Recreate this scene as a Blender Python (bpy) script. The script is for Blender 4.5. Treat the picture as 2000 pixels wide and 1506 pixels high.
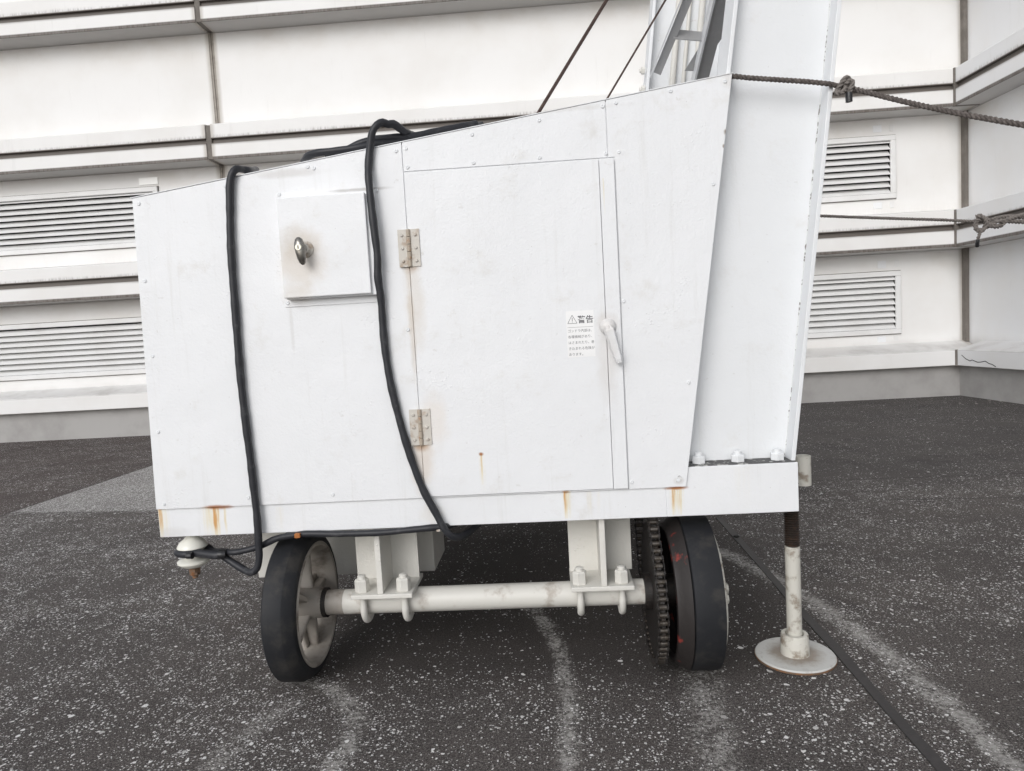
import bpy, bmesh, math, random
from mathutils import Vector, Matrix
R = math.radians
random.seed(7)
for o in list(bpy.data.objects): bpy.data.objects.remove(o)
sc = bpy.context.scene
col = sc.collection

# ------------------------------------------------------------------ camera
EYE = Vector((0, 0, 1.15)); FPX = 1350.0
CAMROT = Matrix.Rotation(R(3.2), 3, 'Z') @ Matrix.Rotation(math.pi/2 - math.atan(103/FPX), 3, 'X') @ Matrix.Rotation(R(-3.22), 3, 'Z')
cam = bpy.data.cameras.new('camera'); camo = bpy.data.objects.new('camera', cam); col.objects.link(camo)
camo.matrix_world = Matrix.Translation(EYE) @ CAMROT.to_4x4()
cam.sensor_width = 36; cam.lens = FPX/2000*36; cam.clip_start = .05; cam.clip_end = 300
sc.camera = camo

# ------------------------------------------------------------------ light
SUN_EL, SUN_AZ = 29, 204      # azimuth: compass-like, 180 = behind the camera
w = bpy.data.worlds.new('World'); sc.world = w; w.use_nodes = True
wn = w.node_tree; bg = wn.nodes['Background']; bg.inputs[1].default_value = .15
sky = wn.nodes.new('ShaderNodeTexSky'); sky.sky_type = 'NISHITA'; sky.sun_disc = False
sky.sun_elevation = R(SUN_EL); sky.sun_rotation = R(SUN_AZ); sky.air_density = 1.0; sky.dust_density = 1.2; sky.ozone_density = 1.0
hs = wn.nodes.new('ShaderNodeHueSaturation'); hs.inputs['Saturation'].default_value = .26
wn.links.new(sky.outputs[0], hs.inputs['Color']); wn.links.new(hs.outputs[0], bg.inputs[0])
sl = bpy.data.lights.new('sun', 'SUN'); sl.energy = 1.15; sl.angle = R(36); sl.color = (1, .988, .985)
so = bpy.data.objects.new('sun', sl); col.objects.link(so)
az = R(SUN_AZ); el = R(SUN_EL)
sdir = Vector((math.sin(az)*math.cos(el), math.cos(az)*math.cos(el), math.sin(el)))
so.rotation_euler = sdir.to_track_quat('Z', 'Y').to_euler(); so.location = sdir*20
sc.view_settings.view_transform = 'Standard'; sc.view_settings.look = 'None'
sc.view_settings.exposure = 0.11; sc.view_settings.gamma = 1

# ------------------------------------------------------------------ survey helpers: photo pixel -> point on a plane of known distance
def ray(u, v): return CAMROT @ Vector(((u-1000)/FPX, -(v-753)/FPX, -1))
def at(u, v, Y): d = ray(u, v); return EYE + d*(Y/d.y)
def atg(u, v, z=0): d = ray(u, v); return EYE + d*((z-EYE.z)/d.z)
def xz(u, v, Y): p = at(u, v, Y); return (p.x, p.z)

# ------------------------------------------------------------------ node helpers
class NT:
    def __init__(s, name):
        s.m = bpy.data.materials.new(name); s.m.use_nodes = True
        s.t = s.m.node_tree; s.b = s.t.nodes['Principled BSDF']; s.co = None
    def link(s, a, b): s.t.links.new(a, b)
    def setin(s, sock, v):
        if isinstance(v, bpy.types.NodeSocket): s.link(v, sock)
        elif isinstance(v, (tuple, list)) and len(v) == 3 and sock.type == 'RGBA': sock.default_value = (*v, 1)
        else: sock.default_value = v
    def math(s, op, a, b=0, c=None, clamp=False):
        n = s.t.nodes.new('ShaderNodeMath'); n.operation = op; n.use_clamp = clamp
        s.setin(n.inputs[0], a); s.setin(n.inputs[1], b)
        if c is not None: s.setin(n.inputs[2], c)
        return n.outputs[0]
    def mul(s, a, b): return s.math('MULTIPLY', a, b)
    def add(s, a, b): return s.math('ADD', a, b)
    def sub(s, a, b): return s.math('SUBTRACT', a, b)
    def mx(s, a, b): return s.math('MAXIMUM', a, b)
    def ss(s, v, lo, hi, a=0., b=1.):
        n = s.t.nodes.new('ShaderNodeMapRange'); n.interpolation_type = 'SMOOTHSTEP'
        s.setin(n.inputs[0], v); s.setin(n.inputs[1], lo); s.setin(n.inputs[2], hi); s.setin(n.inputs[3], a); s.setin(n.inputs[4], b)
        return n.outputs[0]
    def coord(s):
        if s.co is None: s.co = s.t.nodes.new('ShaderNodeTexCoord').outputs['Object']
        return s.co
    def xyz(s, v=None):
        n = s.t.nodes.new('ShaderNodeSeparateXYZ'); s.link(v or s.coord(), n.inputs[0]); return n.outputs
    def map(s, sc_=(1, 1, 1), loc=(0, 0, 0), v=None):
        n = s.t.nodes.new('ShaderNodeMapping'); s.link(v or s.coord(), n.inputs[0])
        n.inputs['Scale'].default_value = sc_; n.inputs['Location'].default_value = loc; return n.outputs[0]
    def noise(s, scale, detail=4, rough=.55, v=None, out=0):
        n = s.t.nodes.new('ShaderNodeTexNoise'); s.link(v or s.coord(), n.inputs['Vector'])
        n.inputs['Scale'].default_value = scale; n.inputs['Detail'].default_value = detail; n.inputs['Roughness'].default_value = rough
        return n.outputs[out]
    def vor(s, scale, v=None, feature='F1', rnd=1.):
        n = s.t.nodes.new('ShaderNodeTexVoronoi'); n.feature = feature; s.link(v or s.coord(), n.inputs['Vector'])
        n.inputs['Scale'].default_value = scale; n.inputs['Randomness'].default_value = rnd
        return n.outputs
    def mix(s, f, a, b):
        n = s.t.nodes.new('ShaderNodeMix'); n.data_type = 'RGBA'
        s.setin(n.inputs[0], f); s.setin(n.inputs[6], a); s.setin(n.inputs[7], b); return n.outputs[2]
    def bump(s, h, dist=.001, strength=1., normal=None):
        n = s.t.nodes.new('ShaderNodeBump'); s.setin(n.inputs['Height'], h)
        n.inputs['Distance'].default_value = dist; n.inputs['Strength'].default_value = strength
        if normal: s.link(normal, n.inputs['Normal'])
        return n.outputs[0]
    def out(s, color, rough=.5, normal=None, metal=0., spec=None):
        s.setin(s.b.inputs['Base Color'], color); s.setin(s.b.inputs['Roughness'], rough); s.setin(s.b.inputs['Metallic'], metal)
        if normal: s.link(normal, s.b.inputs['Normal'])
        if spec is not None: s.b.inputs['Specular IOR Level'].default_value = spec
        return s.m

def gauss(n, x, z, x0, z0, rx, rz, wob=None):
    """soft blotch of dirt with a ragged edge"""
    dx = n.mul(n.sub(x, x0), 1/rx); dz = n.mul(n.sub(z, z0), 1/rz)
    d = n.math('SQRT', n.add(n.mul(dx, dx), n.mul(dz, dz)))
    if wob is not None: d = n.add(d, wob)
    return n.ss(d, .25, 1., 1., 0.)
def streak(n, x, z, x0, wd, ztop, zbot, st):
    a = n.math('ABSOLUTE', n.sub(x, x0))
    a = n.ss(a, wd*.25, wd, 1., 0.)
    b = n.mul(n.ss(z, ztop+.002, ztop-.002), 1.0)
    c = n.ss(z, zbot-.004, zbot+(ztop-zbot)*.6, 0., 1.)
    c = n.add(n.mul(c, .65), .35); c = n.mul(c, n.ss(z, zbot-.006, zbot+.002))
    return n.mul(n.mul(a, b), n.mul(c, st))

YF = 2.172        # cabinet face
YB = 2.18         # face of the chassis beam
def paint_white(name, base=(.80, .81, .825), dirt=.35, rust=False, grime_noise=1., bumps=1., rough=.42):
    n = NT(name); c = n.coord(); x, y, z = n.xyz()
    big = n.noise(2.2, 3); fine = n.noise(38, 5, .6)
    spots = n.noise(9, 6, .68)
    dm = n.ss(spots, .56, .78); dm = n.mul(dm, dirt)
    colr = n.mix(n.mul(n.ss(big, .35, .75), .35), base, (base[0]*.93, base[1]*.93, base[2]*.93))
    colr = n.mix(dm, colr, (.60, .57, .52))
    colr = n.mix(n.mul(n.ss(fine, .66, .74), .25*grime_noise), colr, (.45, .42, .38))
    colr = n.mix(n.mul(n.ss(n.noise(1., 4, .7, v=n.map((26, 26, 1.3))), .56, .76), .22), colr, (.58, .57, .54))
    speck = n.vor(55)
    sm = n.mul(n.ss(speck[0], .0, .10, 1., 0.), n.ss(n.xyz(speck[1])[0], .93, .95))
    colr = n.mix(n.mul(sm, .7), colr, (.22, .18, .15))
    if rust:
        wob = n.mul(n.sub(n.noise(22, 4), .5), 1.1)
        st = n.noise(1.0, 4, .7, v=n.map((140, 1, 5)))
        st = n.ss(st, .38, .62)
        wx = n.add(x, n.mul(n.sub(n.noise(1., 3, v=n.map((6, 6, 30))), .5), .006))
        def X(u, v): return xz(u, v, YB)
        tot = None
        for (u, v0, v1, wd, s) in [(404, 990, 1046, 10, .45), (418, 989, 1046, 7, 1.3), (424, 990, 1046, 4, 1.0), (438, 990, 1046, 4, .55), (412, 989, 1046, 30, .38),
                                   (1104, 960, 1012, 6, 1.0), (1107, 958, 1012, 12, .4), (1315, 953, 1006, 6, .8), (1328, 953, 1006, 5, .6), (1321, 953, 1006, 19, .45),
                                   (940, 884, 945, 3.5, .75), (941, 884, 960, 10, .2), (1177, 350, 420, 2.5, .4), (312, 994, 1050, 8, .8), (316, 994, 1050, 22, .30),
                                   (1150, 960, 1012, 8, .18), (1168, 960, 1012, 6, .16), (545, 990, 1040, 14, .16), (1450, 912, 1003, 30, .10)]:
            x0, zt = X(u, v0); _, zb = X(u, v1)
            m = streak(n, wx, z, x0, wd/619, zt, zb, s)
            tot = m if tot is None else n.mx(tot, m)
        tot = n.mul(tot, n.add(n.mul(st, .55), .5))
        colr = n.mix(n.mul(n.ss(tot, .0, .5), .75), colr, (.76, .68, .48))
        colr = n.mix(n.mul(n.ss(tot, .34, 1.1), .9), colr, (.58, .29, .08))
        # rust at edges of steel
        for (u, v, ru, rv, s, cc) in [(425, 990, 34, 5, .9, (.36, .13, .04)), (940, 886, 5, 4, .95, (.35, .14, .05)), (1321, 953, 22, 4, .95, (.40, .15, .04)), (1105, 960, 8, 4, .7, (.45, .2, .06)),
                                  (1417, 259, 5, 7, 1., (.22, .17, .13)), (1413, 287, 3, 4, .9, (.25, .2, .16)), (598, 512, 52, 62, .42, (.60, .50, .38)), (590, 480, 40, 34, .35, (.5, .44, .36)), (590, 575, 36, 26, .25, (.6, .52, .42)),
                                  (811, 590, 20, 90, .40, (.62, .55, .46)), (806, 520, 20, 14, .6, (.42, .30, .20)), (806, 640, 7, 130, .45, (.55, .47, .38)), (826, 900, 26, 60, .5, (.66, .55, .44)), (824, 868, 18, 12, .7, (.42, .26, .14)), (850, 820, 26, 60, .28, (.7, .58, .45)),
                                  (1185, 700, 22, 90, .35, (.58, .54, .50)), (1186, 630, 24, 20, .35, (.56, .52, .48)), (560, 340, 70, 9, .5, (.52, .50, .48)), (700, 372, 60, 4, .6, (.3, .28, .26)),
                                  (1325, 938, 10, 8, .35, (.4, .36, .32)), (845, 1005, 26, 22, .3, (.7, .66, .58)), (335, 1040, 40, 12, .35, (.55, .53, .5)),
                                  (572, 640, 4, 60, .25, (.5, .48, .45)), (1422, 160, 16, 14, .35, (.6, .56, .52)), (1100, 215, 120, 5, .2, (.5, .46, .42))]:
            x0, z0 = X(u, v)
            g = gauss(n, x, z, x0, z0, ru/619*1.35, rv/619*1.35, n.mul(wob, .9 if ru < 15 else .6))
            colr = n.mix(n.mul(g, s), colr, cc)
    n1 = n.noise(300, 3); n2 = n.noise(45, 4, .6)
    bl = n.vor(95); blm = n.mul(n.ss(bl[0], .0, .42, 1., 0.), n.ss(n.noise(5.5, 3), .55, .72))
    h = n.add(n.mul(n1, .15), n.add(n.mul(n2, .6), n.add(n.mul(blm, .8), n.mul(n.noise(130, 3, .6), .55))))
    h = n.add(h, n.mul(n.noise(4.5, 2), 4.0))
    nb = n.bump(h, .0016*bumps, .9)
    r = n.add(n.mul(n.noise(6, 3), .25), rough-.12)
    return n.out(colr, r, nb, spec=.4)

def simple(name, c, rough=.5, metal=0., var=.25, scale=30, bump=.0005, c2=None, thr=(.45, .7), amt=.6, spec=None):
    n = NT(name); f = n.noise(scale, 5, .62)
    c2 = c2 or tuple(v*(1-var) for v in c)
    cc = n.mix(n.mul(n.ss(f, thr[0], thr[1]), amt), c, c2)
    return n.out(cc, n.add(n.mul(f, .2), rough-.1), n.bump(n.noise(scale*4, 4), bump, .8), metal, spec)

M = {}
M['cart'] = paint_white('white_enamel_weathered', rust=True, base=(.80, .81, .825))
M['mast'] = paint_white('white_mast_paint', base=(.77, .785, .80), dirt=.25)
M['frame'] = paint_white('cream_frame_paint', base=(.70, .685, .64), dirt=.6, bumps=1.6, rough=.5)
M['dirty_cream'] = simple('dirty_cream_paint', (.36, .33, .295), .5, scale=11, c2=(.10, .08, .065), thr=(.44, .72), amt=.85, bump=.0008)
M['jack'] = simple('chipped_cream_paint', (.60, .585, .53), .5, scale=22, c2=(.22, .17, .125), thr=(.50, .68), amt=.85, bump=.0015)
M['hinge'] = simple('grimy_hinge_paint', (.58, .55, .50), .5, scale=30, c2=(.34, .24, .16), thr=(.5, .68), amt=.7, bump=.0008)
M['weld'] = simple('chipped_weld_paint', (.72, .73, .73), .5, 0, scale=48, c2=(.16, .145, .135), thr=(.54, .60), amt=.85, bump=.002)
M['plaster'] = simple('plaster_crumb', (.24, .22, .21), .8, 0)
M['axle'] = simple('axle_paint', (.66, .645, .60), .45, 0, scale=8, c2=(.36, .31, .26), thr=(.53, .68), amt=.85, bump=.0015)
M['rust'] = simple('rusted_steel', (.19, .13, .09), .75, .2, scale=70, c2=(.30, .13, .05), thr=(.45, .65), amt=.8, bump=.0015)
M['rust_pin'] = simple('rusty_pin', (.42, .36, .29), .7, .0, scale=50, c2=(.38, .18, .08), thr=(.54, .66), amt=.7, bump=.001)
M['orange_rust'] = simple('orange_rust', (.42, .15, .04), .8, 0, scale=120, c2=(.2, .08, .03), bump=.001)
M['rubber'] = simple('tyre_rubber', (.019, .020, .023), .6, 0, scale=12, c2=(.048, .045, .042), thr=(.45, .7), amt=.9, bump=.0012, spec=.3)
M['cable'] = simple('cable_rubber', (.028, .029, .034), .45, 0, scale=25, c2=(.075, .075, .08), thr=(.56, .70), amt=.7, bump=.0006, spec=.35)
M['tape'] = simple('black_tape', (.02, .02, .022), .35, 0, scale=40, bump=.0008)
M['grease'] = simple('greasy_steel', (.017, .014, .013), .55, .1, scale=60, c2=(.045, .034, .027), thr=(.5, .7), amt=.8, bump=.0025)
M['roller'] = simple('chain_roller', (.085, .075, .066), .35, .5, scale=60, c2=(.05, .04, .03), thr=(.45, .6), amt=.9, bump=.001)
M['drum'] = simple('drum_paint', (.022, .018, .017), .6, 0, scale=9, c2=(.26, .035, .025), thr=(.585, .65), amt=.85, bump=.0015)
M['black_metal'] = simple('dark_screw_steel', (.040, .030, .025), .55, .4, scale=60, c2=(.10, .06, .04), bump=.0008)
M['chrome'] = simple('tarnished_handle', (.30, .285, .26), .28, .9, scale=14, c2=(.10, .09, .08), bump=.0004)
M['brass'] = simple('lock_face', (.75, .72, .62), .35, .3, scale=60, bump=.0002)
M['porcelain'] = simple('glazed_porcelain', (.78, .77, .70), .2, 0, scale=30, c2=(.45, .42, .33), thr=(.55, .75), amt=.5, bump=.0005)
M['grey_steel'] = simple('boom_grey', (.36, .36, .365), .5, 0, scale=10, c2=(.42, .42, .42), bump=.0006)  # even mid grey for braces and gussets, darker than the white flanges
M['rope'] = simple('weathered_rope', (.10, .085, .078), .9, 0, scale=90, c2=(.20, .175, .16), thr=(.45, .7), amt=.8, bump=.002)
M['rope_pale'] = simple('pale_rope', (.20, .18, .165), .9, 0, scale=90, c2=(.10, .088, .08), thr=(.45, .7), amt=.8, bump=.002)
M['wire'] = simple('brown_wire_rope', (.085, .055, .048), .7, .2, scale=90, c2=(.16, .11, .09), bump=.001)
M['sticker'] = simple('sticker_paper', (.86, .86, .86), .4, 0, scale=8, c2=(.80, .80, .80), bump=.0001)
M['ink'] = simple('sticker_ink', (.12, .12, .13), .5, 0, bump=.0)
M['dark'] = simple('dark_void', (.015, .014, .013), .8, bump=.0)
M['beamtop'] = simple('grimy_beam_top', (.10, .10, .10), .85, 0, scale=35, c2=(.50, .50, .48), thr=(.54, .62), amt=.9, bump=.003)
M['notice'] = simple('blank_white_plate', (.94, .94, .92), .25, 0, scale=8, c2=(.92, .92, .89), bump=.0002)

# facade: local coordinates, x along, -y outwards, z up
Z_BANDS = [(5.91, 5.685, 5.45), (4.14, 3.92, 3.677), (2.39, 2.172, 1.925)]
def facade_mat(name, base=(.795, .79, .78), joints=()):
    n = NT(name); x, y, z = n.xyz()
    big = n.noise(.9, 4, .6)
    colr = n.mix(n.mul(n.ss(big, .4, .7), .45), base, (.70, .68, .65))
    rag = n.noise(1., 5, .75, v=n.map((38, 38, 3.0)))
    rag2 = n.noise(1., 3, .6, v=n.map((1.1, 1.1, .6)))
    rs = n.ss(rag, .40, .66)
    tot = None
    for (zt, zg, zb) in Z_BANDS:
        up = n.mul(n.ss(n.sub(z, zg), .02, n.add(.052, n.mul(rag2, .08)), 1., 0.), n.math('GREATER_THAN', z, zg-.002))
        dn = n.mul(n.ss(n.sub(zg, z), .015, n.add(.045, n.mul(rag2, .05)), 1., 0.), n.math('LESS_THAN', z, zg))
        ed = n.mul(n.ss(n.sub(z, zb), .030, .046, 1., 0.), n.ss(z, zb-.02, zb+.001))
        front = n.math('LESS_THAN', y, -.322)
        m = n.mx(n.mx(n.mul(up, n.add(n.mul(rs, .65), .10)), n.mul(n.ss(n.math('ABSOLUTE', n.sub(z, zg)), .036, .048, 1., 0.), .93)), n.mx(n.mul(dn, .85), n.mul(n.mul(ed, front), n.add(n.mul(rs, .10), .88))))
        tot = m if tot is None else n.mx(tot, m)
        # stains creeping down the panel from under the band and at its foot
        st = n.mul(n.mul(n.ss(n.sub(zb, z), 0., .55, 1., 0.), n.math('LESS_THAN', z, zb-.001)), n.ss(n.noise(1., 4, .6, v=n.map((1.6, 1.6, 2.4))), .42, .72))
        colr = n.mix(n.mul(st, .32), colr, (.56, .50, .43))
        st2 = n.mul(n.mul(n.ss(n.sub(z, zt), 0., .20, 1., 0.), n.math('GREATER_THAN', z, zt+.001)), n.ss(rag, .3, .7))
        colr = n.mix(n.mul(st2, .22), colr, (.5, .48, .46))
    jt = None; sof_shade = None
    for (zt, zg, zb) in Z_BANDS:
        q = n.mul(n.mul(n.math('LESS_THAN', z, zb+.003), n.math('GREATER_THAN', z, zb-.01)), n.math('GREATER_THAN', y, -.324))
        sof_shade = q if sof_shade is None else n.mx(sof_shade, q)
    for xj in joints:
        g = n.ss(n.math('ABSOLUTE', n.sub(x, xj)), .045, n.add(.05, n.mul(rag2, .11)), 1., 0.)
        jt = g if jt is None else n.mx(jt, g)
    colr = n.mix(n.mul(sof_shade, .72), colr, (.40, .385, .37))  # shade on the band undersides painted in as grey
    if jt is not None: colr = n.mix(n.mul(jt, n.add(.35, n.mul(n.noise(5, 4), .6))), colr, (.40, .36, .31))
    colr = n.mix(n.mul(n.ss(n.noise(1., 5, .7, v=n.map((10, 10, 1.2))), .58, .8), .25), colr, (.52, .51, .49))
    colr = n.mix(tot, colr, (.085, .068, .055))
    # grime on the ledge top and its foot
    lg = n.mul(n.math('GREATER_THAN', z, .60), n.ss(z, .64, .80, 1., 0.))
    colr = n.mix(n.mul(lg, n.add(.25, n.mul(n.ss(n.noise(3, 4), .4, .7), .4))), colr, (.42, .40, .38))
    fl = n.ss(n.add(z, n.mul(n.noise(4, 4), .08)), .02, .16, 1., 0.)
    colr = n.mix(n.mul(fl, .45), colr, (.38, .35, .32))
    nb = n.bump(n.add(n.mul(n.noise(25, 4), .35), n.mul(n.noise(3, 3), 2.)), .0012, .35)
    return n.out(colr, .62, nb)
M['joint'] = simple('grimy_sealant', (.145, .13, .115), .8, 0, scale=5, c2=(.24, .22, .20), thr=(.40, .70), amt=.7, bump=.002)
M['joint_pale'] = simple('dusty_sealant', (.34, .31, .275), .8, 0, scale=5, c2=(.18, .16, .14), thr=(.45, .70), amt=.8, bump=.002)
M['slat'] = simple('louvre_slat_paint', (.77, .77, .765), .5, 0, scale=2, c2=(.66, .65, .63), thr=(.4, .7), amt=.5, bump=.0006)
M['base'] = simple('plinth_paint', (.39, .38, .37), .7, 0, scale=2.5, c2=(.29, .28, .27), thr=(.4, .75), amt=.7, bump=.002)

# ------------------------------------------------------------------ mesh builder
class MB:
    def __init__(s): s.v = []; s.f = []; s.sm = []
    def raw(s, vs, fs, smooth=False):
        b = len(s.v); s.v += [Vector(p) for p in vs]; s.f += [tuple(i+b for i in f) for f in fs]; s.sm += [smooth]*len(fs); return s
    def hexa(s, p): # 8 points: bottom 4 ccw, top 4 ccw
        return s.raw(p, [(3, 2, 1, 0), (4, 5, 6, 7), (0, 1, 5, 4), (1, 2, 6, 5), (2, 3, 7, 6), (3, 0, 4, 7)])
    def box(s, x0, x1, y0, y1, z0, z1):
        return s.hexa([(x0, y0, z0), (x1, y0, z0), (x1, y1, z0), (x0, y1, z0), (x0, y0, z1), (x1, y0, z1), (x1, y1, z1), (x0, y1, z1)])
    def prism(s, poly, y0, y1):   # poly of (x,z), extruded in y; poly counterclockwise seen from -y
        n = len(poly)
        vs = [(a, y0, b) for a, b in poly]+[(a, y1, b) for a, b in poly]
        fs = [tuple(range(n)), tuple(range(2*n-1, n-1, -1))]
        fs += [(i, i+n, (i+1) % n+n, (i+1) % n) for i in range(n)]
        return s.raw(vs, fs)
    def bar(s, a, b, wx, wy):      # rectangular bar between two points
        a = Vector(a); b = Vector(b); d = (b-a).normalized()
        y = Vector((0, 1, 0)); x = y.cross(d).normalized(); y = d.cross(x).normalized()
        P = [a-x*wx/2-y*wy/2, a+x*wx/2-y*wy/2, a+x*wx/2+y*wy/2, a-x*wx/2+y*wy/2]
        return s.hexa(P+[p+(b-a) for p in P])
    def lathe(s, prof, o=(0, 0, 0), axis='Z', n=32, smooth=True, mat=None, a0=0.):
        o = Vector(o); vs = []; fs = []
        for (r, h) in prof:
            for k in range(n):
                a = a0+2*math.pi*k/n
                if axis == 'Z': p = Vector((r*math.cos(a), r*math.sin(a), h))
                elif axis == 'X': p = Vector((h, r*math.cos(a), r*math.sin(a)))
                else: p = Vector((r*math.sin(a), h, r*math.cos(a)))
                vs.append(o+p)
        m = len(prof)
        for i in range(m-1):
            for k in range(n):
                fs.append((i*n+k, i*n+(k+1) % n, (i+1)*n+(k+1) % n, (i+1)*n+k))
        fs.append(tuple(range(n-1, -1, -1))); fs.append(tuple((m-1)*n+k for k in range(n)))
        return s.raw(vs, fs, smooth)
    def cyl(s, a, b, r, n=20, r2=None, smooth=True):
        a = Vector(a); b = Vector(b); d = b-a; q = d.to_track_quat('Z', 'Y').to_matrix(); r2 = r if r2 is None else r2
        vs = [a+q @ Vector((r*math.cos(t), r*math.sin(t), 0)) for t in [2*math.pi*k/n for k in range(n)]]
        vs += [b+q @ Vector((r2*math.cos(t), r2*math.sin(t), 0)) for t in [2*math.pi*k/n for k in range(n)]]
        fs = [(k, (k+1) % n, n+(k+1) % n, n+k) for k in range(n)]
        s.raw(vs, fs, smooth); b0 = len(s.v)-2*n
        s.f += [tuple(b0+k for k in range(n-1, -1, -1)), tuple(b0+n+k for k in range(n))]; s.sm += [False, False]
        return s
    def tube(s, pts, r, n=12, step=.01, twist=None, closed=False, flat=1.):
        """smooth tube along a Catmull-Rom path; twist=(strand offset, strand radius, pitch, strands) lays rope"""
        P = [Vector(p) for p in pts]
        Q = [P[0]*2-P[1]]+P+[P[-1]*2-P[-2]]
        path = []
        for i in range(1, len(Q)-2):
            a, b, c, d = Q[i-1:i+3]; L = (c-b).length; k = max(2, int(L/step))
            for j in range(k):
                t = j/k
                path.append(.5*((2*b)+(c-a)*t+(2*a-5*b+4*c-d)*t*t+(3*b-a-3*c+d)*t*t*t))
        path.append(P[-1])
        frames = []; up = None; dist = 0
        for i, p in enumerate(path):
            t = (path[min(i+1, len(path)-1)]-path[max(i-1, 0)]).normalized()
            if up is None:
                up = Vector((0, 0, 1)) if abs(t.z) < .9 else Vector((0, 1, 0))
            x = up.cross(t).normalized(); up = t.cross(x).normalized()
            if i: dist += (p-path[i-1]).length
            frames.append((p, x, up, dist))
        kn_ = [1+.05*math.sin(i*.37+len(path))+.035*math.sin(i*1.13) for i in range(len(frames))]
        strands = [(0, 0, r)] if not twist else [(twist[0], 2*math.pi*k/twist[3], twist[1]) for k in range(twist[3])]
        for (off, ph, rr) in strands:
            vs = []
            for fi, (p, x, y, dd) in enumerate(frames):
                if twist: a = ph+2*math.pi*dd/twist[2]; c = p+(x*math.cos(a)+y*math.sin(a))*off
                else: c = p
                for k in range(n):
                    t = 2*math.pi*k/n; vs.append(c+(x*math.cos(t)+y*math.sin(t)*flat)*rr*(1 if twist else kn_[fi]))
            m = len(frames)
            fs = [(i*n+k, i*n+(k+1) % n, (i+1)*n+(k+1) % n, (i+1)*n+k) for i in range(m-1) for k in range(n)]
            fs += [tuple(range(n-1, -1, -1)), tuple((m-1)*n+k for k in range(n))]
            s.raw(vs, fs, True)
        return s
    def build(s, name, mat, parent=None, loc=None, bevel=0., seg=2, autos=True):
        """parent None: origin goes to loc (or the base centre). parent root: mesh stays in world numbers, offset by the root."""
        me = bpy.data.meshes.new(name)
        if parent is None:
            if loc is None:
                xs = [p.x for p in s.v]; ys = [p.y for p in s.v]; zs = [p.z for p in s.v]
                loc = Vector(((min(xs)+max(xs))/2, (min(ys)+max(ys))/2, min(zs)))
            loc = Vector(loc); vs = [p-loc for p in s.v]
        else: vs = s.v
        me.from_pydata([tuple(p) for p in vs], [], s.f)
        for p, sm_ in zip(me.polygons, s.sm): p.use_smooth = sm_
        bm = bmesh.new(); bm.from_mesh(me); bmesh.ops.recalc_face_normals(bm, faces=bm.faces)
        for e in bm.edges:
            if len(e.link_faces) == 2 and e.calc_face_angle(0) > R(35): e.smooth = False
        bm.to_mesh(me); bm.free()
        me.materials.append(mat)
        o = bpy.data.objects.new(name, me); col.objects.link(o)
        if parent is None: o.location = loc
        else:
            o.parent = parent
            if parent.type == 'EMPTY': o.location = -Vector(parent.location)
        if bevel:
            b = o.modifiers.new('bevel', 'BEVEL'); b.width = bevel; b.segments = seg; b.limit_method = 'ANGLE'; b.angle_limit = R(40)
        return o
def tag(o, label=None, cat=None, group=None, kind=None):
    if label: o['label'] = label
    if cat: o['category'] = cat
    if group: o['group'] = group
    if kind: o['kind'] = kind
    return o
def empty(name, loc, label, cat, group=None):
    o = bpy.data.objects.new(name, None); col.objects.link(o); o.location = loc; o.empty_display_size = .2
    return tag(o, label, cat, group)
def place(src, parent, pos):
    """copy of a small part whose mesh is built about its own origin"""
    c = src.copy(); col.objects.link(c); c.parent = parent
    c.location = Vector(pos) - (Vector(parent.location) if parent.type == 'EMPTY' else Vector((0, 0, 0)))
    return c

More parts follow.
